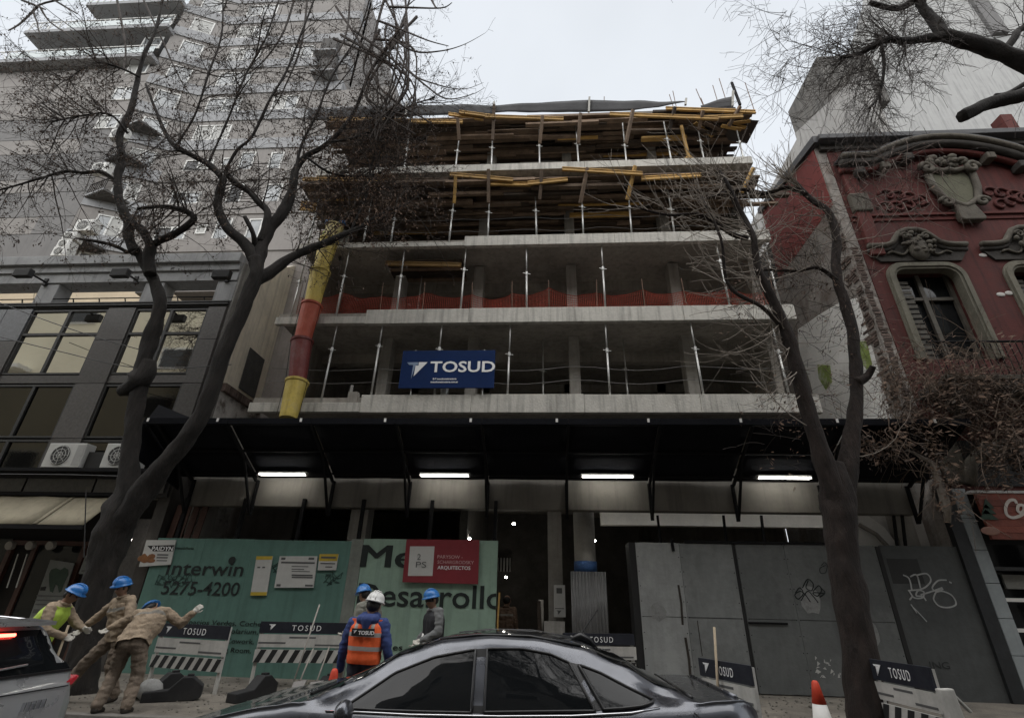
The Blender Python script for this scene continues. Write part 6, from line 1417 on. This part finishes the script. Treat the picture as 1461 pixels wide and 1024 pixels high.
        for p in me.polygons:
            h = (p.center-J['pelvis']).dot(up)/s; l_ = abs((p.center-J['pelvis']).dot(bodyR))/s
            mi.append(1 if stripes and (.1 < h < .15 or .26 < h < .31 or (.09 < l_ < .135 and h > .31)) else 0)
        o = meshobj(me, 'vest', [vm, M('reflective_tape', (.36, .34, .32), .5, .12, 8, .1)], t); me.polygons.foreach_set('material_index', mi)
        md = o.modifiers.new('thick', 'SOLIDIFY'); md.thickness = .006
    return t, J, dict(up=up, R=bodyR, F=Fv, hd=hd_, hf=hf)
def stick(label, a, b_, r_, m_, name='tool_handle', cat='tool', blade=None):
    t = thing(name, label, cat, V3(a)); MB().tube([a, b_], r_, 7).build('handle', m_, t, smooth=True)
    if blade: 
        d = (V3(b_)-V3(a)).normalized(); x = d.cross(V3((0, 1, 0))).normalized(); MB().prism([V3(a)-x*.11, V3(a)+x*.11, V3(a)+x*.1-d*.24, V3(a)-d*.31, V3(a)-x*.1-d*.24], (0, .012, 0)).build('blade', M('shovel_steel', (.18, .17, .16), .5, .3, 6, .1), t)
    return t
pale_wood = M('pale_handle', (.42, .34, .24), .7, .2, 6, .1)
LIME = M('lime_vest', (.52, .72, .1), .7, .15, 3, .3, 12); ORG = M('orange_vest', (.85, .13, .03), .65, .12, 3, .35, 12)
# man in lime vest, facing right, digging behind the silver car
tA, JA, _ = person('worker in a blue helmet and lime yellow vest digging by the left trunk', (at(66, 880, 8.3).x, 8.3, WK-.05), rad(80),
   dict(chest=(0, .1, 1.26), neck=(0, .17, 1.42), head=(0, .25, 1.535), shl=(-.18, .13, 1.36), shr=(.18, .13, 1.36), elr=(.27, .2, 1.08), wrr=(.12, .42, .98), ell=(-.24, .3, 1.15), wrl=(-.08, .55, 1.08), knl=(-.13, .15, .5), anl=(-.13, .1, .09), knr=(.12, -.02, .48), anr=(.13, -.22, .1)), BEI, BEID, HB, vest=(LIME, False))
stick('wooden tool handle held by the worker in the lime vest', JA['wrr']+V3((.03, 0, -.75)), JA['wrr']+V3((.0, .02, .15)), .017, pale_wood, blade=True)
# man leaning over, facing the camera's left, arm stretched down
B0 = V3((at(158, 940, 8.95).x, 8.95, WK))
tB, JB, _ = person('worker in beige overalls and blue helmet facing us and reaching down to the left', B0, rad(200),
   dict(chest=(.04, .06, 1.33), neck=(.05, .1, 1.5), head=(.04, .16, 1.635), shr=(.24, .07, 1.42), shl=(-.14, .08, 1.46), elr=(.42, .16, 1.2), wrr=(.6, .24, 1.02), ell=(-.3, .1, 1.2), wrl=(-.2, .3, 1.05),
        knr=(.3, .2, .52), anr=(.52, .28, .1), knl=(-.14, .05, .5), anl=(-.2, -.1, .09)), BEI, BEID, HB, s=.985)
# man bending with his back to us, arm out to the right
C0 = V3((at(168, 1000, 8.32).x, 8.32, WK-.02))
tC, JC, _ = person('beige clad worker bending away from us, one white glove held out right', C0, rad(-8),
   dict(pelvis=(.0, -.08, .88), waist=(.02, .02, 1.0), chest=(.03, .14, 1.17), neck=(-.05, .26, 1.27), head=(-.13, .36, 1.32), shl=(-.18, .16, 1.24), shr=(.2, .18, 1.28), elr=(.42, .3, 1.12), wrr=(.56, .3, 1.28), ell=(-.26, .3, 1.0), wrl=(-.2, .5, .88),
        hpl=(-.1, -.06, .86), hpr=(.1, -.06, .86), knl=(-.2, .06, .48), knr=(.14, .04, .47), anl=(-.2, -.1, .09), anr=(.18, -.08, .09)), BEI, BEID, HB, headtilt=(-.35, 0), s=1.02)
mb = MB(); c = JC['neck']; mb.tube([c+V3((math.cos(a*.45)*.1, math.sin(a*.45)*.1, .03*math.sin(a*.45))) for a in range(15)], .024, 6); mb.build('scarf', M('dark_scarf', (.05, .05, .05), .9, .2, 5, .2), tC, smooth=True)
# man in orange vest
tD, JD, fD = person('worker with white helmet and orange TOSUD vest over a blue hooded jacket, seen from behind', (at(519, 940, 7.7).x, 7.7, 0), rad(2),
   dict(head=(.03, .03, 1.545), neck=(.01, 0, 1.41), shl=(-.215, 0, 1.33), shr=(.215, 0, 1.33), chest=(0, 0, 1.24), ell=(-.3, .0, 1.05), wrl=(-.34, .1, .8), elr=(.31, -.02, 1.04), wrr=(.32, .12, .82), waist=(0, 0, 1.03)), M('blue_jacket', (.035, .06, .19), .8, .2, 4, .5, 9), M('dark_trousers', (.03, .035, .05), .85, .2, 4, .2), HW, vest=(ORG, True), s=1.03)
hb = MB(); nk = JD['neck']; caps(hb, nk+V3((-.09, -.07, -.02)), nk+V3((.09, -.07, -.02)), .075, .075, 10); caps(hb, nk+V3((0, -.12, -.03)), nk+V3((0, -.145, -.16)), .085, .03, 10); caps(hb, nk+V3((-.08, .02, .01)), nk+V3((.08, .02, .01)), .07, .07, 10)
meshobj(remesh(hb, .012, 3), 'hood', [M('blue_jacket', (.035, .06, .19))], tD)
yb_ = JD['chest'].y-.182; bc = JD['chest']
MB().box(bc.x-.155, bc.x+.155, yb_-.012, yb_, bc.z-.04, bc.z+.05).build('name_patch', black, tD)
logo(bc.x-.14, yb_-.014, bc.z-.02, .05, tD); 
text('TOSUD', bc.x-.06, yb_-.016, bc.z-.022, .045, WH, tD, bold=.002, sx=1.05)
# blue helmets behind
person('worker in a blue helmet and grey jacket half hidden behind the white helmet', (at(522, 930, 9.7).x-.05, 9.7, WK), rad(-60), dict(chest=(0, .06, 1.3), neck=(0, .1, 1.47), head=(0, .16, 1.6), wrl=(-.2, .3, 1.0), wrr=(.2, .32, 1.0)), M('grey_work_jacket', (.2, .2, .17), .85, .2, 4, .4, 9), M('dark_trousers', (.03, .035, .05)), HB)
tF, JF, _ = person('worker in a blue helmet, black vest and grey sleeves standing before the light green hoarding', (at(616, 930, 9.6).x, 9.6, WK-.03), rad(-125), dict(head=(0, .07, 1.6), neck=(0, .03, 1.46), elr=(.26, .02, 1.12), wrr=(.24, .2, .95), ell=(-.25, .02, 1.12), wrl=(-.12, .26, 1.0)), M('grey_work_sleeve', (.16, .165, .165), .85, .2, 4, .4, 9), M('dark_trousers', (.03, .035, .05)), HB, vest=(M('black_gilet', (.014, .014, .018), .7, .2, 4, .3), False), s=.98)
MB().bar(JF['head']+V3((-.1, -.08, .0)), JF['head']+V3((.02, -.12, .0)), .02, .03).build('goggles', black, tF)
stick('short white tool held low by the worker in the black vest', JF['wrl']+V3((-.06, -.03, -.3)), JF['wrl']+V3((.02, 0, .1)), .014, white_paint)
person('dim worker in brown clothes walking away inside the dark entrance', (at(722, 880, 13.6).x, 13.6, WK), rad(10), dict(knl=(-.1, .12, .5), anl=(-.1, .1, .1), anr=(.1, -.2, .12)), M('brown_workwear', (.12, .075, .05), .9, .2, 4, .3), M('brown_workwear', (.12, .075, .05)), None, glove=False, s=.98)
zf = FZ[2][0]-.235
for (px, lbl, cl_, fc) in ((474, 'tiny worker in a blue helmet and lime vest leaning over the top of the chute', LIME, 190), (489, 'second tiny worker in a blue helmet beside the top of the chute', M('grey_work_jacket', (.2, .2, .17)), 160)):
    p = at(px, 312, 12.75)
    person(lbl, (p.x, 12.85, zf-.32), rad(fc), dict(knl=(-.14, .2, .62), knr=(.14, .2, .62), anl=(-.14, -.1, .4), anr=(.14, -.1, .4), head=(0, .16, 1.6), neck=(0, .1, 1.46), chest=(0, .05, 1.29)), cl_, BEID, HB, s=.97, vox=.022)

bpy.data.scenes.remove(TMPS)
# ------------------------------------------------------------------ barriers, feet, cones, tools
NB = M('barrier_navy', (.007, .009, .018), .6, .15, 3, .05, stainamt=.2, stain=(.05, .05, .05)); WB = M('barrier_white', (.5, .49, .46), .7, .15, 3, .08, streak=.2, stainamt=.3, stain=(.3, .28, .25))
RUB = M('black_rubber', (.016, .016, .017), .75, .25, 4, .15, stainamt=.3, stain=(.06, .055, .05))
def barrier(label, a, b_, ztop, hts, feet=True, slant=.08):
    """a, b_ : ends of the top edge (world x, y)"""
    a = V3((a[0], a[1], 0)); b_ = V3((b_[0], b_[1], 0)); d = (b_-a); Lg = d.length; d.normalize(); ang = math.atan2(d.y, d.x); n = V3((d.y, -d.x, 0))
    c = (a+b_)/2; c.z = WK if c.y > KY+.1 else 0
    t = thing('barrier', label, 'barrier', c, 'company works barriers')
    t.rotation_euler = (0, 0, ang); OFF[t.name] = V3((0, 0, 0))     # parts below are built in the barrier's own frame
    h = ztop-c.z; x0, x1 = -Lg/2, Lg/2
    z0 = h-hts[0]; B(x0, x1, -.02, .02, z0, h).build('name_panel', NB, t, bev=.004)
    z1 = z0-.02-hts[1]; B(x0+.02, x1+.02, -.015, .02, z1, z0-.02).build('text_panel', WB, t)
    z2 = z1-.04-hts[2]; B(x0, x1, -.015, .02, z2, z1-.04).build('stripe_panel', WB, t)
    n_ = int(Lg/.19)
    for k in range(n_):
        u = x0+.01+k*Lg/n_; w_ = Lg/n_*.5; sk = -.1
        MB().prism([(u+.1+sk, -.017, z2+.002), (u+.1+sk+w_, -.017, z2+.002), (min(x1, u+.1+w_), -.017, z1-.042), (u+.1, -.017, z1-.042)], (0, -.003, 0)).build('stripe', black, t)
    for x in (x0+.04, x1-.04): B(x-.03, x+.03, .022, .06, 0, h-.02).build('upright', WB, t)
    logo(x0+.1*Lg, -.022, h-hts[0]*.78, hts[0]*.55, t, WH, WH); text('TOSUD', x0+.36*Lg, -.024, h-hts[0]*.76, hts[0]*.5, WH, t, spacing=1.35, sx=.32*Lg/(hts[0]*2.0)*.75)
    for (u, v, l_) in ((.35, .78, .3), (.02, .3, .3), (.65, .15, .32)): B(x0+u*Lg, x0+(u+l_)*Lg, -.018, -.0155, z1+v*hts[1]*.9, z1+v*hts[1]*.9+.028).build('small_print', gp_, t)
    return t
barrier('TOSUD works barrier with black and white stripes right of the beige workers', (-7.35, 10.45), (-5.72, 10.0), 1.2, (.22, .24, .2))
barrier('TOSUD works barrier with black and white stripes left of the orange vest worker', (-5.6, 10.85), (-3.95, 11.2), 1.26, (.2, .22, .22))
barrier('TOSUD works barrier mostly hidden behind the roof of the dark sedan', (.35, 10.95), (1.75, 11.3), 1.2, (.2, .22, .2))
barrier('battered TOSUD works barrier just behind the boot of the dark sedan', (2.03, 7.75), (2.36, 6.85), 1.09, (.2, .2, .2))
barrier('TOSUD works barrier standing end on beside the right tree trunk and the cone', (4.47, 8.3), (4.56, 7.2), 1.1, (.24, .2, .22))
t = thing('torn_wrapper', 'pale torn sack tied to the end of the right barrier', 'sack', (4.6, 7.15, .3))
mb = MB(); mb.bar((4.6, 7.12, .9), (4.63, 7.1, .3), .16, .1); mb.bar((4.62, 7.1, .9), (4.8, 7.1, .68), .06, .03); mb.build('sack', WB, t, bev=.03)
def foot(label, c, rz, sc_=.8):
    t = thing('ballast_block', label, 'ballast block', c, 'black rubber ballast blocks'); t.rotation_euler = (0, 0, rz); t.scale = (sc_,)*3; OFF[t.name] = V3((0, 0, 0))
    MB().prism([(-.62, -.14, 0), (.3, -.14, 0), (.42, -.14, .06), (.42, -.14, .26), (.2, -.14, .42), (.02, -.14, .42), (-.2, -.14, .2), (-.62, -.14, .17)], (0, .28, 0)).build('ballast', RUB, t, bev=.02)
    MB().prism([(.08, -.06, .41), (.2, -.06, .41), (.2, -.06, .46), (.08, -.06, .46)], (0, .12, 0)).build('socket', RUB, t)
    MB().tube([(-.5, -.145, .1), (-.5, .145, .1)], .05, 12).build('boss', RUB, t)
foot('large black rubber barrier foot lying nearest us left of the car', (-5.95, 9.35, WK), rad(28))
foot('black rubber barrier foot half hidden behind the bending worker', (-6.45, 9.7, WK), rad(50))
foot('black rubber barrier foot under the left end of the second barrier', (-4.85, 9.75, WK), rad(70))
foot('black rubber barrier foot beside the worker in orange', (-3.75, 9.9, WK), rad(65))
t = thing('cement_sack', 'crumpled pale cement sack on the ground between the two left rubber feet', 'sack', at(208, 995, 9.4)); mb = MB(); c = V3((-6.42, 9.3, WK+.14)); mb.ball(c, .2, .16, .16, n=12); o = mb.build('sack', M('paper_sack', (.34, .34, .33), .9, .3, 6, .5, 8), t, smooth=True)
def cone(label, c, h):
    t = thing('traffic_cone', label, 'cone', c); c = V3(c); og = M('cone_orange', (.62, .06, .025), .6, .15, 5, .05)
    B(c.x-.19, c.x+.19, c.y-.19, c.y+.19, c.z, c.z+.035).build('base', og, t, bev=.01)
    k = h/.72
    MB().lathe([(.15, .035), (.115, .24*k)], c, 20).build('cone_body', og, t, smooth=True); MB().lathe([(.116, .24*k), (.115, .242*k), (.088, .43*k)], c, 20).build('white_band', white_paint, t, smooth=True); MB().lathe([(.089, .43*k), (.045, .69*k), (.03, .715*k), (.02, .72*k)], c, 20).build('cone_tip', og, t, smooth=True)
q = at(1161, 970, 8.36); cone('orange and white traffic cone left of the right tree trunk', (q.x+.01, 8.36, WK), q.z-WK)
q = at(478, 953, 7.4); cone('small red and white traffic cone by the hand of the worker in orange', (q.x, 7.4, 0), q.z)
rods = M('grey_handle', (.3, .28, .25), .7, .2, 5, .1)
for (pa, pb, y, lb, bl_) in (((413, 990), (456, 862), 9.6, 'thin grey rod leaning on the second barrier, leftmost of the leaning tools', None), ((424, 995), (447, 925), 9.6, 'shovel with pale handle leaning on the second barrier, middle of the tools', True), ((452, 972), (470, 922), 9.6, 'shovel handle leaning on the second barrier nearest the orange worker', True)):
    a = at(*pa, y); a.z = max(a.z, WK+.3 if bl_ else WK+.02); stick(lb, a, at(*pb, y+.5), .014, rods, blade=bl_)
a, b_ = at(1014, 965, 7.3), at(1019, 894, 7.35); a.z = .05; stick('upright pale wooden stake stuck behind the boot of the dark sedan', a, b_, .016, pale_wood)
